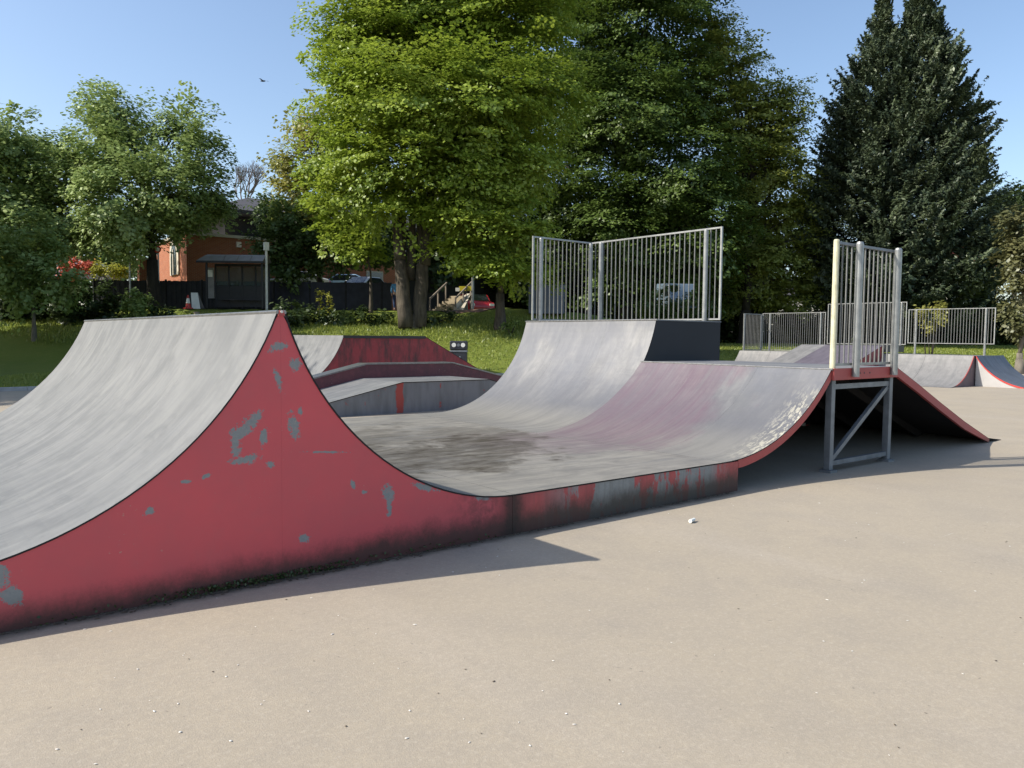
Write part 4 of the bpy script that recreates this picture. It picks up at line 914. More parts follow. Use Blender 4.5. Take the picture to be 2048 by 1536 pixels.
# long dark hedge behind the right-hand lawn
def hedge(label, px0, px1, D, py0, py1, m, step=60):
    b = base_at((px0 + px1) / 2, D); t = thing('boundary_hedge', label, 'hedge', b)
    B = []
    for px in range(px0, px1, step):
        B.append(lobe(px + random.uniform(-12, 12), (py0 + py1) / 2 + random.uniform(-6, 6), D, (py1 - py0) * .62, 1.0, 1.1))
    C, N, T_ = crown_points(B, 1.5, .8, 60, .05, .3, shell=.7)
    me = leaf_mesh('foliage', C - np.array(b), N, .22, T_, m); o = bpy.data.objects.new('foliage', me); COL.objects.link(o); o.parent = t
hedge('long dark hedge at the back of the lawn behind the right hand ramps', 1440, 2200, 68, 618, 688, M['leaf_dark'])
hedge('dark hedge behind the tall guard fence in the middle', 1060, 1460, 66, 570, 665, M['leaf_dark'])

shrub('viburnum_bush', 'loose dark bush in front of the pale van behind the tall guard fence', ((1318, 598, 48, 22), (1385, 600, 48, 20), (1350, 622, 48, 26), (1300, 620, 48, 24), (1400, 625, 48, 22), (1345, 578, 48, 9)), M['leaf_mass'], 1350, 48, .14, 2.6)
# ------------------------------------------------------------------ grass blades and litter
def blades(name, n, dl, dr, l0, l1, h, m, ok, dense=None, w=.02):
    P = []; 
    while len(P) < n:
        d = random.uniform(dl, dr); l = random.uniform(l0, l1)
        x = CAM.x + FWD.x * d + RGT.x * l; y = CAM.y + FWD.y * d + RGT.y * l
        if ok(x, y, d, l): P.append((x, y, zt(x, y)))
    P = np.array(P); k = len(P); a = rng.uniform(0, 6.28, k); hh = h * rng.uniform(.5, 1.4, k)
    dx = np.stack([np.cos(a), np.sin(a), np.zeros(k)], 1) * w; lean = rng.normal(size=(k, 3)) * .25; lean[:, 2] = 1
    v = np.stack([P - dx, P + dx, P + lean * hh[:, None]], 1).astype(np.float32)
    me = bpy.data.meshes.new(name); me.vertices.add(3 * k); me.vertices.foreach_set('co', v.ravel()); me.loops.add(3 * k); me.loops.foreach_set('vertex_index', np.arange(3 * k, dtype=np.int32))
    me.polygons.add(k); me.polygons.foreach_set('loop_start', np.arange(0, 3 * k, 3, dtype=np.int32)); me.polygons.foreach_set('loop_total', np.full(k, 3, np.int32))
    at = me.attributes.new('tone', 'FLOAT', 'FACE'); at.data.foreach_set('value', rng.uniform(0, 1, k).astype(np.float32))
    me.update(calc_edges=True); me.materials.append(m); o = bpy.data.objects.new(name, me); COL.objects.link(o)
    return o
tag(blades('grass_blades', 60000, 20, 41, -17, 9, .07, M['blade'], lambda x, y, d, l: y > 20.2 and not in_pad(x, y), w=.018), 'short mown grass on the lawn and the bank', 'grass', kind='stuff')
tag(blades('long_grass', 14000, 33, 41, -27, 4, .13, M['blade'], lambda x, y, d, l: (36.2 + .6 * math.sin(l * 1.3)) < d + random.uniform(-1, 1) < 40.2, w=.03), 'longer rough grass along the crest of the bank', 'grass', kind='stuff')
tag(blades('lawn_blades', 50000, 36, 62, 8, 38, .08, M['blade'], lambda x, y, d, l: not in_pad(x, y), w=.03), 'short lawn grass behind the right hand ramps', 'grass', kind='stuff')

def specks(name, pts, m, rmin, rmax, zf=lambda x, y: 0.0):
    m_ = MB()
    for x, y in pts:
        r = random.uniform(rmin, rmax); k = random.randint(4, 6); z = zf(x, y) + .003; st = random.uniform(1, 2.4); an = random.uniform(0, 3.14)
        vs = []
        for i in range(k):
            t = 2 * math.pi * i / k; a = math.cos(t) * r * st * random.uniform(.7, 1.2); b = math.sin(t) * r * random.uniform(.7, 1.2)
            vs.append((x + a * math.cos(an) - b * math.sin(an), y + a * math.sin(an) + b * math.cos(an), z))
        vs.append((x, y, z + r * .5)); m_.add(vs, [(i, (i + 1) % k, k) for i in range(k)])
    o = m_.build(name, m); return o
pts = []
while len(pts) < 170:
    d = random.uniform(2.1, 9); l = random.uniform(-.6, .7) * d; p = CAM + FWD * d + RGT * l
    if p.y < -.12: pts.append((p.x, p.y))
tag(specks('paper_scraps', pts[:120], M['gum'], .002, .0065), 'tiny pale flecks of litter scattered over the tarmac', 'litter', kind='stuff')
tag(specks('leaf_bits', pts[120:], M['dark_bits'], .002, .006), 'tiny dark leaf bits scattered over the tarmac', 'litter', kind='stuff')
pts = [(random.gauss(-.35, .75), -abs(random.gauss(0, .035)) - .004) for _ in range(520)] + [(random.uniform(-2.4, 4.5), -abs(random.gauss(0, .02)) - .004) for _ in range(420)]
tag(specks('foot_debris', pts, M['dark_bits'], .004, .012), 'dark crumbs of soil and leaf along the foot of the red side', 'debris', kind='stuff')
def weeds():
    k = 620; xx = np.concatenate([rng.normal(-.35, .35, k // 2), rng.normal(-.75, .2, k // 4), rng.uniform(-1.8, 1.4, k // 4)]); k = len(xx)
    P = np.stack([xx, -np.abs(rng.normal(0, .015, k)) - .002, np.zeros(k)], 1); C = P + np.stack([rng.normal(0, .01, k), rng.normal(0, .008, k) - .005, rng.uniform(.004, .05, k)], 1)
    me = leaf_mesh('weeds', C, rng.normal(size=(k, 3)), .014, rng.uniform(0, 1, k), M['leaf_dark']); o = bpy.data.objects.new('weeds', me); COL.objects.link(o)
    tag(o, 'small dark weeds and moss growing at the foot of the red side panel', 'weeds', kind='stuff')
weeds()
# two larger bits of litter by the flat deck and one under the quarter pipe
m_ = MB(); m_.tube([(3.02, -.62, .018), (3.10, -.60, .02)], [.017, .014], 8); o = m_.build('crumpled_wrapper', M['sticker_white']); tag(o, 'small white crumpled wrapper on the tarmac below the grey red side', 'litter')
def on_y(px, py, Y):
    d = V(px, py, 1.0) - CAM; return CAM + d * ((Y - CAM.y) / d.y)
q = on_y(1609, 852, 2.93); q2 = on_y(1622, 852, 2.93); q3 = on_y(1637, 853, 2.93)
t = thing('torn_tape', 'scrap of white and red tape stuck to the dark board under the quarter pipe', 'tape', q)
MB().box(q.x - .05, q.x + .06, 2.945, 2.953, q.z - .05, q.z + .055).build('white_scrap', M['sticker_white'], t)
MB().bar((q.x + .06, 2.949, q.z + .01), (q3.x, 2.949, q3.z), .008, .02).build('strip', M['red_plastic'], t)
MB().box(q3.x, q3.x + .09, 2.945, 2.953, q3.z - .012, q3.z + .018).build('white_tail', M['sticker_white'], t)

# ------------------------------------------------------------------ litter bin
bp = base_at(918, 31); 
def view_rz(): return math.atan2(RGT.y, RGT.x)
RZ = view_rz()
t = thing('litter_bin', 'black square litter bin with two round white openings on the grass edge', 'litter bin', (bp.x, bp.y, bp.z - .02), RZ)
MB().box(-.33, .33, -.28, .28, 0, .78).build('body', M['bin_black'], t, local=True, bevel=.03)
MB().box(-.345, .345, -.29, .29, .78, .85).build('rim_band', M['galv_dull'], t, local=True, bevel=.01)
MB().box(-.345, .345, -.29, .29, .86, 1.22).build('hood', M['bin_black'], t, local=True, bevel=.035)
for x in (-.18, .18): MB().tube([(x, -.31, 1.06), (x, -.288, 1.06)], .085, 16).build('round_sticker', M['sticker_white'], t, local=True)
MB().tube([(-.0, -.30, 1.06), (0.0, -.289, 1.06)], .06, 12).build('stub_plate', M['galv_dull'], t, local=True)
em = MB(); em.tube([(.06, -.292, .60), (.06, -.286, .60)], .035, 10); em.bar((.05, -.288, .55), (.0, -.288, .44), .05, .02); em.bar((.0, -.288, .44), (.06, -.288, .36), .03, .02); em.bar((.03, -.288, .52), (.14, -.288, .47), .025, .02)
em.build('figure_emblem', M['galv_dull'], t, local=True)

# ------------------------------------------------------------------ bus shelter, posts, cone, boards
def vrow(px, D, z=None):
    p = V(px, 660, D); return Vector((p.x, p.y, zt(p.x, p.y) if z is None else z))
sb = vrow(478, 42); 
t = thing('bus_shelter', 'black framed bus shelter with glass back panels and grey ribbed roof', 'bus shelter', sb, RZ)
ms = 42 / FPX; x0, x1 = -54 * ms, 54 * ms; H = 3.0; zb = .0
def BX(*a): return MB().box(*a)
BX(x0, x1, .60, .64, .15, 1.28).build('kick_panel', M['black_steel'], t, local=True)
for k in range(5):
    x = x0 + (x1 - x0) * k / 4; BX(x - .035, x + .035, .58, .66, 0, 2.42).build('upright', M['black_steel'], t, local=True)
for k in range(4):
    a = x0 + (x1 - x0) * k / 4 + .04; b = x0 + (x1 - x0) * (k + 1) / 4 - .04; BX(a, b, .615, .63, 1.30, 2.30).build('pane', M['glass_shelter'], t, local=True)
BX(x0 - .02, x1 + .02, .57, .67, 2.32, 2.46).build('top_beam', M['black_steel'], t, local=True)
for x in (x0 - .02, x1): BX(x - .03, x + .05, -.62, -.54, 0, 2.42).build('upright', M['black_steel'], t, local=True)
BX(x0 - .50, x0 - .06, .55, .60, .6, 2.25).build('notice_panel', M['shelter_roof'], t, local=True)
BX(x0 - .42, x0 - .14, .535, .549, 1.75, 2.12).build('notice', M['sticker_white'], t, local=True)
BX(x0 - .52, x0 - .46, .54, .62, 0, 2.4).build('upright', M['black_steel'], t, local=True)
BX(x0 + .3, x1 - .3, .25, .5, .5, .55).build('bench', M['black_steel'], t, local=True)
nR = 5
for k in range(nR):
    a = x0 - .50 + (x1 - x0 + .62) * k / nR; b = x0 - .50 + (x1 - x0 + .62) * (k + 1) / nR
    ins0 = .28 if k == 0 else 0.0
    m_ = MB(); vs = [(a + .012, -.75, 2.50), (b - .012, -.75, 2.50), (b - .012, -.35, 2.80), (a + .012 + ins0, -.35, 2.80), (b - .012, .1, 2.90), (a + .012 + ins0, .1, 2.90), (b - .012, .70, 2.55), (a + .012, .70, 2.55)]
    vs += [(x, y, z - .03) for x, y, z in vs]
    m_.add(vs, [(0, 1, 2, 3), (3, 2, 4, 5), (5, 4, 6, 7), (8, 11, 10, 9), (11, 13, 12, 10), (13, 15, 14, 12), (0, 8, 9, 1), (7, 6, 14, 15), (0, 3, 11, 8), (3, 5, 13, 11), (5, 7, 15, 13), (1, 9, 10, 2), (2, 10, 12, 4), (4, 12, 14, 6)])
    m_.build('roof_panel', M['shelter_roof'], t, local=True)
BX(x0 - .50, x1 + .12, -.78, -.70, 2.40, 2.50).build('gutter', M['black_steel'], t, local=True)
def pole(name, label, px, D, pytop, w, m, cat='post', group=None):
    b = vrow(px, D); top = V(px, pytop, D); t = thing(name, label, cat, b, group=group)
    MB().tube([b + Vector((0, 0, -.1)), Vector((b.x, b.y, top.z))], w / 2, 10).build('shaft', m, t)
    return t, Vector((b.x, b.y, top.z))
t, tp = pole('white_pole', 'white pole standing at the right end of the bus shelter', 534, 41.6, 500, .13, M['white_paint'])
MB().box(tp.x - .13, tp.x + .13, tp.y - .08, tp.y + .08, tp.z - .05, tp.z + .38).build('bus_stop_plate', M['white_paint'], t)
t, tp = pole('sign_post', 'grey sign post with small red disc in front of the left tree trunk', 319, 42.2, 492, .09, M['galv'])
q = tp - Vector((0, 0, .22)); n_ = -FWD
MB().tube([q + n_ * .05, q + n_ * .065], .19, 16).build('red_disc', M['red_plastic'], t)
MB().tube([q + n_ * .067, q + n_ * .072], .11, 16).build('white_disc', M['sticker_white'], t)
pole('lamp_post', 'slim grey post beside the lime yellow hedge', 262, 41.5, 522, .09, M['galv'])
pole('grey_post', 'slim grey post in front of the red car', 945, 43.2, 548, .15, M['galv'])
t, tp = pole('yellow_marker', 'small yellow sign beside the slim grey post', 932, 44.5, 572, .05, M['black_steel'], 'sign')
MB().bar(V(918, 577, 44.4), V(945, 577, 44.4), .03, .26).build('plate', M['yellow_sign'], t)
MB().bar(V(911, 579, 44.3), V(919, 579, 44.3), .03, .2).build('white_plate', M['sticker_white'], t)
# cone and A-boards
b = vrow(377, 41.6); t = thing('traffic_cone', 'red and white traffic cone left of the bus shelter', 'traffic cone', b)
MB().box(b.x - .2, b.x + .2, b.y - .2, b.y + .2, b.z, b.z + .05).build('base', M['red_plastic'], t)
MB().tube([b + Vector((0, 0, .05)), b + Vector((0, 0, .28))], [.16, .115], 12).build('body', M['red_plastic'], t)
MB().tube([b + Vector((0, 0, .28)), b + Vector((0, 0, .55))], [.115, .07], 12).build('sleeve', M['sticker_white'], t)
MB().tube([b + Vector((0, 0, .55)), b + Vector((0, 0, .72))], [.07, .035], 12).build('tip', M['red_plastic'], t)
b = vrow(393, 41.9); t = thing('sandwich_board', 'leaning pale folding board beside the traffic cone', 'folding board', b, RZ)
for s in (-1, 1):
    MB().add([(-.22 + .12, s * .28, 0), (.22 + .12, s * .28, 0), (.10, 0, .85), (-.26, 0, .85), (-.22 + .12, s * .31, 0), (.22 + .12, s * .31, 0), (.10, s * .03, .86), (-.26, s * .03, .86)], [(0, 1, 2, 3), (4, 7, 6, 5), (0, 4, 5, 1), (3, 2, 6, 7), (0, 3, 7, 4), (1, 5, 6, 2)]).build('board', M['shelter_roof'] if s > 0 else M['sticker_white'], t, local=True)
b = vrow(394, 38.6); t = thing('short_bollard', 'short pale yellow bollard just behind the left ramp top', 'bollard', b)
MB().tube([b + Vector((0, 0, -.1)), b + Vector((0, 0, .42)), b + Vector((0, 0, .5))], [.16, .15, .10], 12).build('body', M['stone_trim'], t); MB().tube([b + Vector((0, 0, .5)), b + Vector((0, 0, .55))], [.17, .13], 12).build('cap', M['timber'], t)

# long board fence on the terrace
def board_fence(label, pxa, pxb, D, h):
    a = vrow(pxa, D); b = vrow(pxb, D); t = thing('board_fence', label, 'fence', a)
    L = (b - a).length; d = (b - a) / L; n = int(L / .15); m_ = MB()
    for i in range(n):
        p = a + d * (i * .15); q = p + d * .138; z = zt(p.x, p.y); hh = h + random.uniform(-.02, .02)
        off = Vector((d.y, -d.x, 0)) * (.022 if i % 2 else 0)
        m_.bar(Vector((p.x + d.x * .07, p.y + d.y * .07, z + .03)) + off, Vector((p.x + d.x * .07, p.y + d.y * .07, z + hh)) + off, .156, .02, up=(d.y, -d.x, 0))
    tag(m_.build('boards', M['board'], t), kind='stuff')
    for i in range(0, n, 14):
        p = a + d * (i * .15); z = zt(p.x, p.y); m2 = MB(); m2.box(p.x - .05, p.x + .05, p.y - .05, p.y + .05, z, z + h + .08); m2.build('fence_post', M['joist'], t)
board_fence('long dark board fence behind the bus shelter', 190, 785, 46, 1.72)

# stone steps with timber rails right of the trunk
b = vrow(895, 44); t = thing('stone_steps', 'sunlit sandstone steps with timber rails right of the large beech', 'steps', b, RZ - .5)
for k in range(6):
    MB().box(-.95 + .05 * k, .55 - .03 * k, -.2 + .28 * k, .1 + .28 * k, 0, .16 * (k + 1)).build('step', M['sandstone'], t, local=True, bevel=.01)
MB().add([(.6, -.3, 0), (1.1, -.2, 0), (.6, 1.5, 1.1), (.3, 1.5, 1.1), (.55, .5, .75), (.62, -.32, .3)], [(0, 1, 2, 4), (0, 4, 5), (2, 3, 4), (1, 0, 5)]).build('side_slab', M['stone_trim'], t, local=True)
for s in (-1.05, .65):
    MB().bar((s, -.2, .75), (s, 1.5, 1.75), .07, .09).build('handrail', M['timber'], t, local=True)
    for k in range(3): MB().bar((s, -.2 + .8 * k, 0), (s, -.2 + .8 * k, .75 + .45 * k), .07, .07).build('rail_post', M['timber'], t, local=True)
# storage container left of the tall fence
b = vrow(1092, 41); t = thing('storage_container', 'blue grey storage container standing behind the left end of the high deck', 'container', b, RZ)
w = 35 * 41 / FPX; BX(-w, w, -.5, .6, 0, 1.42).build('body', M['cabinet'], t, local=True, bevel=.02); BX(-w - .03, w + .03, -.53, .63, 1.42, 1.48).build('lid', M['cabinet'], t, local=True)
for k in range(7): BX(-w + .1 + k * w * .3, -w + .14 + k * w * .3, -.52, -.495, .1, 1.35).build('rib', M['cabinet'], t, local=True)
# soil mound patch
def soil():
    m_ = MB(); P = []; c = vrow(935, 42.2); k = 20
    P.append((c.x, c.y, zt(c.x, c.y) + .06))
    for ring, rr in ((1, .5), (2, 1.0)):
        for i in range(k):
            a = 2 * math.pi * i / k; l = math.cos(a) * 1.7 * rr * random.uniform(.85, 1.15); d = math.sin(a) * 1.2 * rr * random.uniform(.85, 1.15)
            x = c.x + RGT.x * l + FWD.x * d; y = c.y + RGT.y * l + FWD.y * d; P.append((x, y, zt(x, y) + (.05 if ring == 1 else .004)))
    m_.add(P, [(0, 1 + i, 1 + (i + 1) % k) for i in range(k)] + [(1 + i, 1 + k + i, 1 + k + (i + 1) % k, 1 + (i + 1) % k) for i in range(k)])
    tag(m_.build('soil_patch', M['soil'], smooth=True), kind='structure')
soil()

# ------------------------------------------------------------------ cars
def car_meshes():
    prof = [(-2.0, .32), (-2.05, .62), (-1.95, .86), (-1.2, .98), (-.55, 1.42), (.75, 1.45), (1.55, 1.05), (1.98, .95), (2.05, .6), (2.0, .32)]
    body = MB().prism_y(prof, -.82, .82)
    gl = [(-1.08, .99), (-.52, 1.36), (.70, 1.39), (1.38, 1.03)]
    sw = MB().prism_y(gl, -.828, .828)
    ws = MB().add([(-1.22, -.70, 1.0), (-1.22, .70, 1.0), (-.58, .66, 1.42), (-.58, -.66, 1.42), (-1.17, -.70, .96), (-1.17, .70, .96), (-.53, .66, 1.38), (-.53, -.66, 1.38)], [(0, 1, 2, 3), (7, 6, 5, 4), (0, 3, 7, 4), (1, 5, 6, 2)])
    rw = MB().add([(1.575, -.70, 1.07), (1.575, .70, 1.07), (.80, .66, 1.45), (.80, -.66, 1.45), (1.52, -.70, 1.03), (1.52, .70, 1.03), (.74, .66, 1.41), (.74, -.66, 1.41)], [(0, 3, 2, 1), (7, 4, 5, 6), (0, 4, 7, 3), (1, 2, 6, 5)])
    return body, sw, ws, rw
def car(label, px, D, rz, m, z=None):
    b = vrow(px, D, z); t = thing('parked_car', label, 'car', b, rz, group='cars parked beyond the fence')
    body, sw, ws, rw = car_meshes()
    body.build('body', m, t, local=True, bevel=.06); sw.build('side_window', M['glass_dark'], t, local=True); ws.build('windscreen', M['glass_dark'], t, local=True); rw.build('rear_window', M['glass_dark'], t, local=True)
    for x in (-1.3, 1.3):
        for s in (-1, 1):
            w_ = MB().tube([(x, s * .68, .32), (x, s * .84, .32)], .32, 18).build('wheel', M['tyre'], t, local=True)
            r_ = MB().tube([(x, s * .835, .32), (x, s * .85, .32)], .19, 12).build('rim', M['rim'], w_, local=True)
    for s in (-1, 1):
        MB().box(-2.06, -1.98, s * .62 - .14, s * .62 + .14, .66, .80).build('headlight', M['sticker_white'], t, local=True)
        MB().box(1.98, 2.06, s * .62 - .12, s * .62 + .12, .70, .86).build('tail_light', M['red_plastic'], t, local=True)
    return t
def zat(py, D, hgt): return V(1024, py, D).z - hgt
car('pale blue car with white edges seen over the fence left of the beech', 690, 54, RZ + .2, M['car_blue'], zat(553, 54, 1.45))
car('white car seen over the fence nearest the beech', 728, 51.5, RZ + 1.2, M['car_white'], zat(557, 51.5, 1.45))
car('silver car seen over the fence near the bus shelter', 598, 52, RZ + .2, M['car_silver'], zat(548, 52, 1.45))
car('dark grey car beyond the red blossoming shrub', 178, 54, RZ + .1, M['car_grey'], zat(536, 54, 1.45))
car('red car behind the slim grey post', 946, 50, RZ + 1.9, M['car_red'], zat(588, 49, 1.45))
# pale van seen through the bars
b = vrow(1352, 50.5, zat(563, 50.5, 2.1)); t = thing('parked_van', 'pale blue grey van glimpsed through the bars of the tall guard fence', 'van', b, RZ + 1.75)
MB().prism_y([(-1.3, .4), (-1.35, 1.0), (-1.0, 1.2), (-.7, 2.0), (1.3, 2.1), (1.35, .4)], -.9, .9).build('body', M['van_blue'], t, local=True, bevel=.05)
MB().prism_y([(-.88, 1.2), (-.62, 1.85), (-.1, 1.85), (-.1, 1.2)], -.91, .91).build('side_window', M['glass_dark'], t, local=True)
for x in (-.8, .8):
    for s in (-1, 1): MB().tube([(x, s * .76, .32), (x, s * .93, .32)], .32, 16).build('wheel', M['tyre'], t, local=True)

# ------------------------------------------------------------------ brick building
cpt = V(375, 640, 48); cpt.z = 2.9
def roty(v, a): return Vector((v.x * math.cos(a) - v.y * math.sin(a), v.x * math.sin(a) + v.y * math.cos(a), v.z))
fw = Vector((FWD.x, FWD.y, 0)).normalized(); rg_ = Vector((RGT.x, RGT.y, 0)).normalized()
dirR = (rg_ + fw * .75).normalized()
brz = math.atan2(dirR.y, dirR.x)
t = thing('brick_building', 'orange brick building with slate roof and arched window behind the bus shelter', 'building', cpt, brz)
Hb = V(1024, 476, 48).z - cpt.z
# local +x = along the shaded front, local +y = along the sunlit left face
MB().box(0, 15, 0, 7.5, 0, Hb).build('wall', M['brick'], t, local=True)
MB().box(-.12, 15.1, -.12, 7.6, Hb, Hb + .18).build('parapet_coping', M['stone_trim'], t, local=True)
MB().box(3.0, 30, 2.2, 14, 0.05, Hb + 2.2).build('upper_wall', M['dark_wall_board'], t, local=True)
ez = V(1024, 436, 53).z - cpt.z; rzz = V(1024, 396, 57).z - cpt.z
MB().add([(1.6, .9, ez), (33, .9, ez), (33, 8.2, rzz), (6.5, 8.2, rzz), (1.6, 15.5, ez), (33, 15.5, ez), (1.6, .9, ez - .25), (33, .9, ez - .25), (1.6, 15.5, ez - .25), (33, 15.5, ez - .25)],
         [(0, 1, 2, 3), (3, 2, 5, 4), (0, 3, 4), (1, 5, 2), (0, 6, 7, 1), (0, 4, 8, 6), (6, 8, 9, 7), (4, 5, 9, 8), (1, 7, 9, 5)]).build('roof', M['slate'], t, local=True)
MB().box(3.02, 29.9, 2.22, 13.9, Hb + 2.2, ez - .02).build('upper_wall', M['dark_wall_board'], t, local=True)
# arched window on the sunlit face (x=0 plane, outward = -x)
wy, wz0 = 2.6, .35
def arch(w, h, y0, z0, n=10):
    return [(y0 - w / 2, z0), (y0 + w / 2, z0), (y0 + w / 2, z0 + h)] + [(y0 + w / 2 * math.cos(math.pi * i / n), z0 + h + w * .75 * math.sin(math.pi * i / n)) for i in range(1, n)] + [(y0 - w / 2, z0 + h)]
wbase = V(1024, 535, 49).z - cpt.z; 
wf = MB().prism_x(arch(2.1, 1.15, wy, wbase - .6), -.10, .0).build('window', M['stone_trim'], t, local=True)
MB().prism_x(arch(1.25, 1.0, wy, wbase - .6), -.14, -.10).build('pane', M['glass_dark'], wf, local=True)
MB().box(-.17, -.14, wy - .07, wy + .07, wbase - .6, wbase + 1.0).build('mullion', M['stone_trim'], wf, local=True)
for k in range(1):
    x = 12 + k * 4.2
    wf = MB().box(x, x + 1.3, -.05, 0, 1.6, 3.2).build('window', M['stone_trim'], t, local=True); MB().box(x + .1, x + 1.2, -.07, -.05, 1.7, 3.1).build('pane', M['glass_dark'], wf, local=True)
for k in range(5):
    x = 5 + k * 4.2
    wf = MB().box(x, x + 1.6, 2.14, 2.19, Hb + .6, Hb + 1.9).build('window', M['black_steel'], t, local=True); MB().box(x + .1, x + 1.5, 2.12, 2.14, Hb + .7, Hb + 1.8).build('pane', M['glass_dark'], wf, local=True)
ab = V(464, 493, 50.6) - cpt; al = roty(ab, -brz)
MB().box(al.x - .15, al.x + .15, -.16, 0, al.z - .17, al.z + .17).build('alarm_box', M['lamp_white'], t, local=True)
# small lit wall further left
b = vrow(287, 47); t = thing('brick_pier', 'small sunlit brick pier between the left tree trunk and the lime hedge', 'pier', b, RZ + .7)
zz = V(1024, 528, 47).z - b.z; BX(-.22, .22, -.22, .22, 0, zz).build('pier', M['brick'], t, local=True); BX(-.28, .28, -.28, .28, zz, zz + .12).build('cap', M['stone_trim'], t, local=True)
# white house far right
b = V(1945, 640, 92); b.z = 1.5
t = thing('white_house', 'white rendered house with red tiled roof glimpsed between conifer and ivy tree', 'house', b, RZ + .35)
m2 = 92 / FPX; hw = 62 * m2; hz = V(1024, 528, 92).z - b.z
BX(-hw, hw, 0, 8, 0, hz).build('wall', M['house_white'], t, local=True)
MB().add([(-hw - .4, -.5, hz), (hw + .4, -.5, hz), (hw + .4, 8.5, hz), (-hw - .4, 8.5, hz), (-hw + 1.5, 4, hz + 3.2), (hw - 1.5, 4, hz + 3.2)], [(0, 1, 5, 4), (1, 2, 5), (2, 3, 4, 5), (3, 0, 4), (0, 3, 2, 1)]).build('roof', M['roof_tile_red'], t, local=True)
BX(hw * .4, hw * .4 + .8, 3.5, 4.5, hz + 1.6, hz + 4.2).build('chimney', M['brick'], t, local=True)
for k in range(4):
    for r_ in range(2):
        x = -hw + .9 + k * (2 * hw - 2.6) / 3; z = .9 + r_ * 2.9
        wf = BX(x, x + 1.1, -.06, 0, z, z + 1.3).build('window', M['white_paint'], t, local=True); BX(x + .1, x + 1.0, -.08, -.06, z + .1, z + 1.2).build('pane', M['glass_dark'], wf, local=True)
b = V(1600, 640, 95); b.z = 1.5
t = thing('pale_house', 'pale house glimpsed low between the dark tree and the conifer', 'house', b, RZ - .2)
hz2 = V(1024, 585, 95).z - b.z; BX(-3.2, 3.2, 0, 7, 0, hz2).build('wall', M['house_white'], t, local=True)
MB().add([(-3.6, -.4, hz2), (3.6, -.4, hz2), (3.6, 7.4, hz2), (-3.6, 7.4, hz2), (-2, 3.5, hz2 + 2.2), (2, 3.5, hz2 + 2.2)], [(0, 1, 5, 4), (1, 2, 5), (2, 3, 4, 5), (3, 0, 4), (0, 3, 2, 1)]).build('roof', M['slate'], t, local=True)

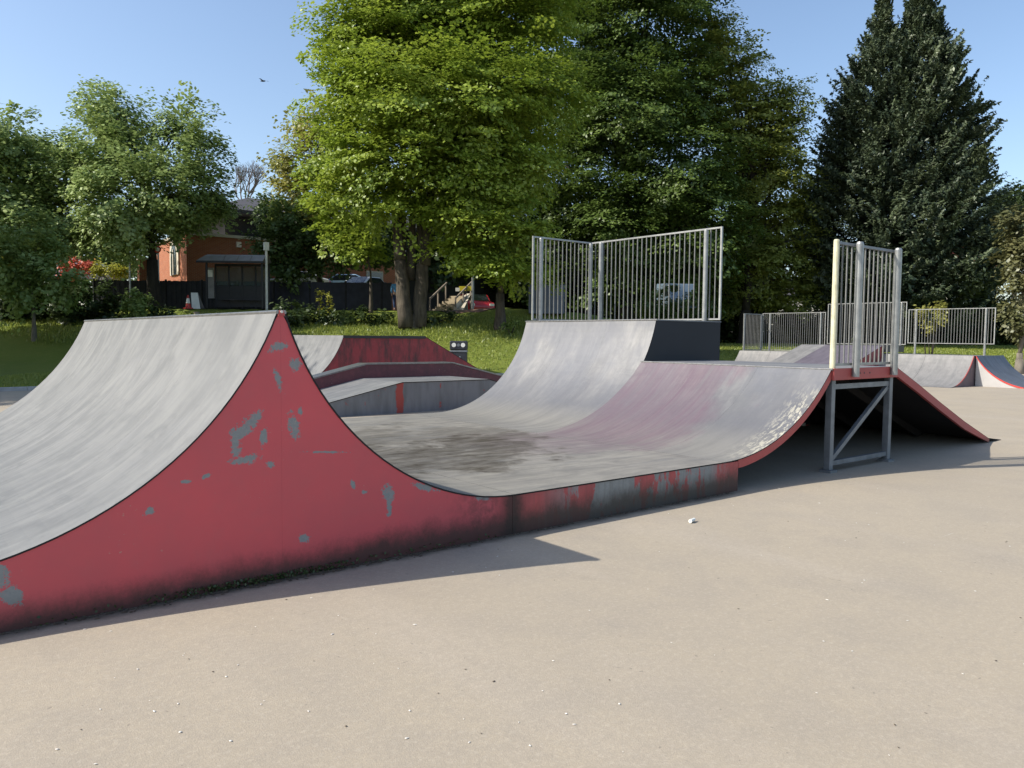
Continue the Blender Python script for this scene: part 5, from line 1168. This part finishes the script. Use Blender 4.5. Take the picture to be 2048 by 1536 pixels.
# ------------------------------------------------------------------ people and bird
def skinned(name, joints, edges, mat, parent, sub=2, root=0):
    me = bpy.data.meshes.new(name); me.from_pydata([j[0] for j in joints], edges, []); o = bpy.data.objects.new(name, me); COL.objects.link(o)
    md = o.modifiers.new('skin', 'SKIN'); 
    if not me.skin_vertices:
        bm = bmesh.new(); bm.from_mesh(me); bm.verts.layers.skin.verify(); bm.to_mesh(me); bm.free()
    for i, j in enumerate(joints):
        r = j[1]; me.skin_vertices[0].data[i].radius = r if isinstance(r, tuple) else (r, r); me.skin_vertices[0].data[i].use_root = (i == root)
    s = o.modifiers.new('sub', 'SUBSURF'); s.levels = sub; s.render_levels = sub
    me.materials.append(mat)
    if parent: o.parent = parent
    return o
def person(label, b, rz):
    t = thing('person', label, 'person', b, rz)
    J = [((0, 0, .95), (.15, .11)), ((0, 0, 1.15), (.14, .10)), ((0, 0, 1.38), (.17, .10)), ((0, 0, 1.50), .055), ((0, .01, 1.60), (.075, .085)), ((0, .015, 1.70), (.07, .08)),
         ((.18, 0, 1.40), .06), ((.24, .02, 1.13), .042), ((.22, .14, .92), .032), ((.22, .18, .84), .03),
         ((-.18, 0, 1.40), .06), ((-.24, -.02, 1.13), .042), ((-.23, .02, .90), .032), ((-.23, .05, .81), .03),
         ((.09, 0, .88), .09), ((.10, .06, .48), .06), ((.10, -.02, .08), .04), ((.10, .12, .04), .035),
         ((-.09, 0, .88), .09), ((-.10, .02, .48), .06), ((-.10, -.14, .10), .04), ((-.10, -.02, .04), .035)]
    E = [(0, 1), (1, 2), (2, 3), (3, 4), (4, 5), (2, 6), (6, 7), (7, 8), (8, 9), (2, 10), (10, 11), (11, 12), (12, 13), (0, 14), (14, 15), (15, 16), (16, 17), (0, 18), (18, 19), (19, 20), (20, 21)]
    skinned('body', J, E, M['skin'], t)
    sh = [((0, 0, .93), (.18, .135)), ((0, 0, 1.15), (.165, .125)), ((0, 0, 1.38), (.19, .12)), ((0, 0, 1.46), .08), ((.19, 0, 1.40), .075), ((.245, .02, 1.13), .058), ((.225, .12, .95), .045), ((-.19, 0, 1.40), .075), ((-.245, -.02, 1.13), .058), ((-.235, .02, .94), .045)]
    skinned('shirt', sh, [(0, 1), (1, 2), (2, 3), (2, 4), (4, 5), (5, 6), (2, 7), (7, 8), (8, 9)], M['blue_cloth'], t)
    tr = [((0, 0, .95), (.16, .12)), ((.09, 0, .84), .105), ((.10, .06, .48), .075), ((.10, -.02, .12), .058), ((-.09, 0, .84), .105), ((-.10, .02, .48), .075), ((-.10, -.13, .14), .058)]
    skinned('trousers', tr, [(0, 1), (1, 2), (2, 3), (0, 4), (4, 5), (5, 6)], M['navy_cloth'], t)
    skinned('hair', [((0, 0, 1.66), (.08, .09)), ((0, -.005, 1.73), (.075, .08))], [(0, 1)], M['grey_hair'], t)
    return t
person('person in a light blue top standing half hidden behind the large beech trunk', vrow(792, 42.6), RZ + .3)
bc = V(526, 162, 30); t = thing('bird', 'small dark bird flying in the open sky', 'bird', bc)
MB().tube([bc + RGT * -.10, bc + RGT * -.04, bc + RGT * .05, bc + RGT * .10], [.008, .032, .03, .008], 8).build('body', M['bird'], t, smooth=True)
for s in (-1, 1):
    a = bc + RGT * .01; c1 = a + FWD * s * .12 + UPV * .05 + RGT * (.09 * s); c2 = c1 + RGT * (.08 * s) + FWD * .05 * s - UPV * .01
    MB().add([a - RGT * .035, a + RGT * .035, c1 + RGT * .03, c2, c1 - RGT * .03, a - UPV * .008], [(0, 1, 2, 4), (4, 2, 3), (0, 5, 1)]).build('wing', M['bird'], t)
